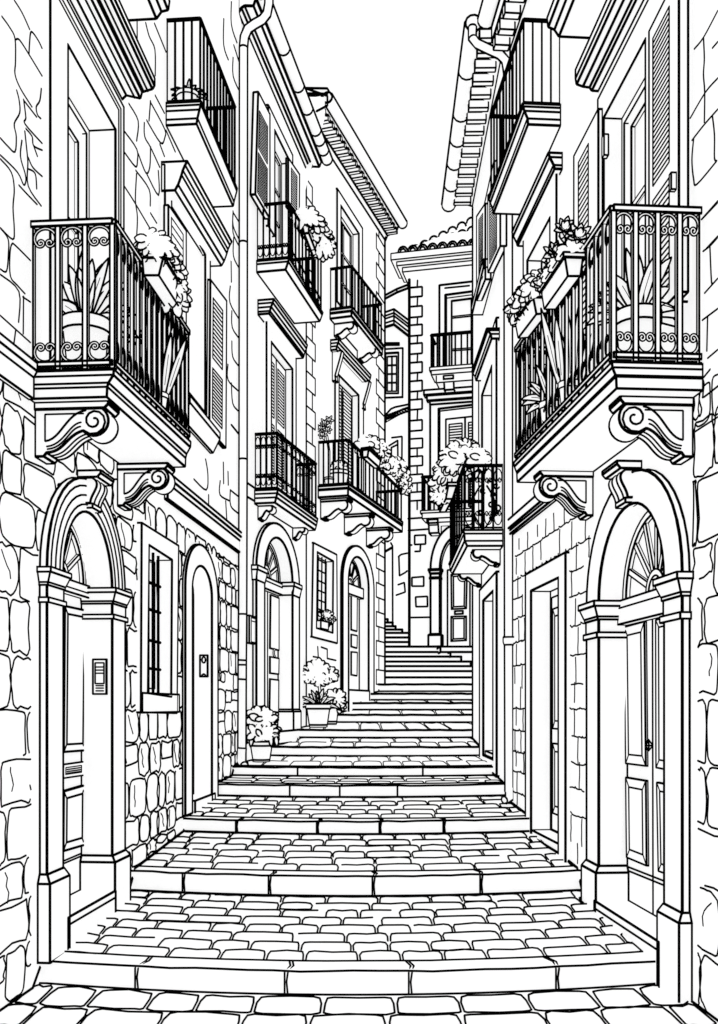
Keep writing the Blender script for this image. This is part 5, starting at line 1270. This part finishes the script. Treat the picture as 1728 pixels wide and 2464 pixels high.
# pots on the stairs
c = wp(629, 1834, 11.75); k = c.y / FP
def bushy(g, p):
    bush(g, p + Vector((0, 0, .27)), (.18, .15, .12), 34, .06, 3.6, 140, .45)
    bush(g, p + Vector((.0, -.02, .10)), (.22, .17, .11), 36, .06, 3.6, 141, .35)
    for i, x in enumerate((-.17, -.1, .12, .18)): blade(g, p + Vector((x, -.1, .06)), (x * .6, -.3, -.7), .12, .05, .1, 3.4, n=5, rib=False)
potted('potted_plant', 'round pot with a two-tiered bushy plant standing by the foot of the downpipe', tuple(c), 27 * k, 50 * k, bushy, 'potted plants on the stairs', 5)
c = wp(766, 1751, 14.4); k = c.y / FP
def tree_pot(g, p):
    spiky(g, p - Vector((0, 0, .03)), .34, 16, .055, 2.6, 150, -4, 184, .3, .25)
    g.tube([p, p + Vector((.02, .03, .2)), p + Vector((.0, .05, .4))], .014, 3)
    for i, (x, z, R) in enumerate(((0, .5, .17), (-.13, .43, .13), (.14, .43, .13), (.02, .38, .13))): bush(g, p + Vector((x, .04, z)), (R, R * .8, R * .75), 30, .06, 3.2, 160 + i, .08)
potted('potted_plant', 'tapered pot with strappy leaves and a puffy standard crown in front of the window wall', tuple(c), 29 * k, 57 * k, tree_pot, 'potted plants on the stairs', 5)
c = wp(797, 1742, 14.9)
potted('potted_plant', 'small leafy pot half hidden behind the tapered pot with the puffy crown', tuple(c), .11, .3, lambda g, p: [bush(g, p + Vector((.06, 0, .08)), (.16, .12, .13), 26, .055, 3.2, 170, .2), bush(g, p + Vector((.1, 0, -.02)), (.1, .1, .09), 18, .05, 3.2, 171, .2)], 'potted plants on the stairs', 4.5)
# ------------------------------------------------------------------ light, sky and camera
EL, RO = math.radians(62), math.radians(205)
wd = bpy.data.worlds.new('World'); scene.world = wd; wd.use_nodes = True
nt = wd.node_tree; bg = nt.nodes['Background']
sky = nt.nodes.new('ShaderNodeTexSky'); sky.sky_type = 'NISHITA'; sky.sun_disc = False; sky.sun_elevation = EL; sky.sun_rotation = RO
hs = nt.nodes.new('ShaderNodeHueSaturation'); hs.inputs['Saturation'].default_value = 0.0; hs.inputs['Value'].default_value = 0.12
mx = nt.nodes.new('ShaderNodeMixRGB'); mx.inputs['Fac'].default_value = 0.12; mx.inputs['Color1'].default_value = (1, 1, 1, 1)   # a bright even overcast
nt.links.new(sky.outputs['Color'], hs.inputs['Color']); nt.links.new(hs.outputs['Color'], mx.inputs['Color2']); nt.links.new(mx.outputs['Color'], bg.inputs['Color'])
bg.inputs['Strength'].default_value = 1.1
sd = bpy.data.lights.new('overcast_sun', 'SUN'); sd.energy = 0.4; sd.angle = math.radians(60)
so_ = bpy.data.objects.new('overcast_sun', sd); COL.objects.link(so_); so_.rotation_euler = (math.radians(28), 0, math.radians(-20)); so_.location = (0, 0, 20)
scene.cycles.max_bounces = 12; scene.cycles.diffuse_bounces = 8
cam = bpy.data.cameras.new('camera'); co = bpy.data.objects.new('camera', cam); COL.objects.link(co)
co.location = (0, 0, EYE); co.rotation_euler = (math.radians(90), 0, 0)
cam.sensor_fit = 'HORIZONTAL'; cam.sensor_width = 36; cam.lens = FP / 1728 * 36; cam.shift_y = (HV - 1232) / 1728
cam.clip_start = .05; cam.clip_end = 500
scene.camera = co
scene.view_settings.view_transform = 'Standard'; scene.view_settings.look = 'None'; scene.view_settings.exposure = 0; scene.view_settings.gamma = 1
for o in scene.objects:
    if '_L' in o: del o['_L']
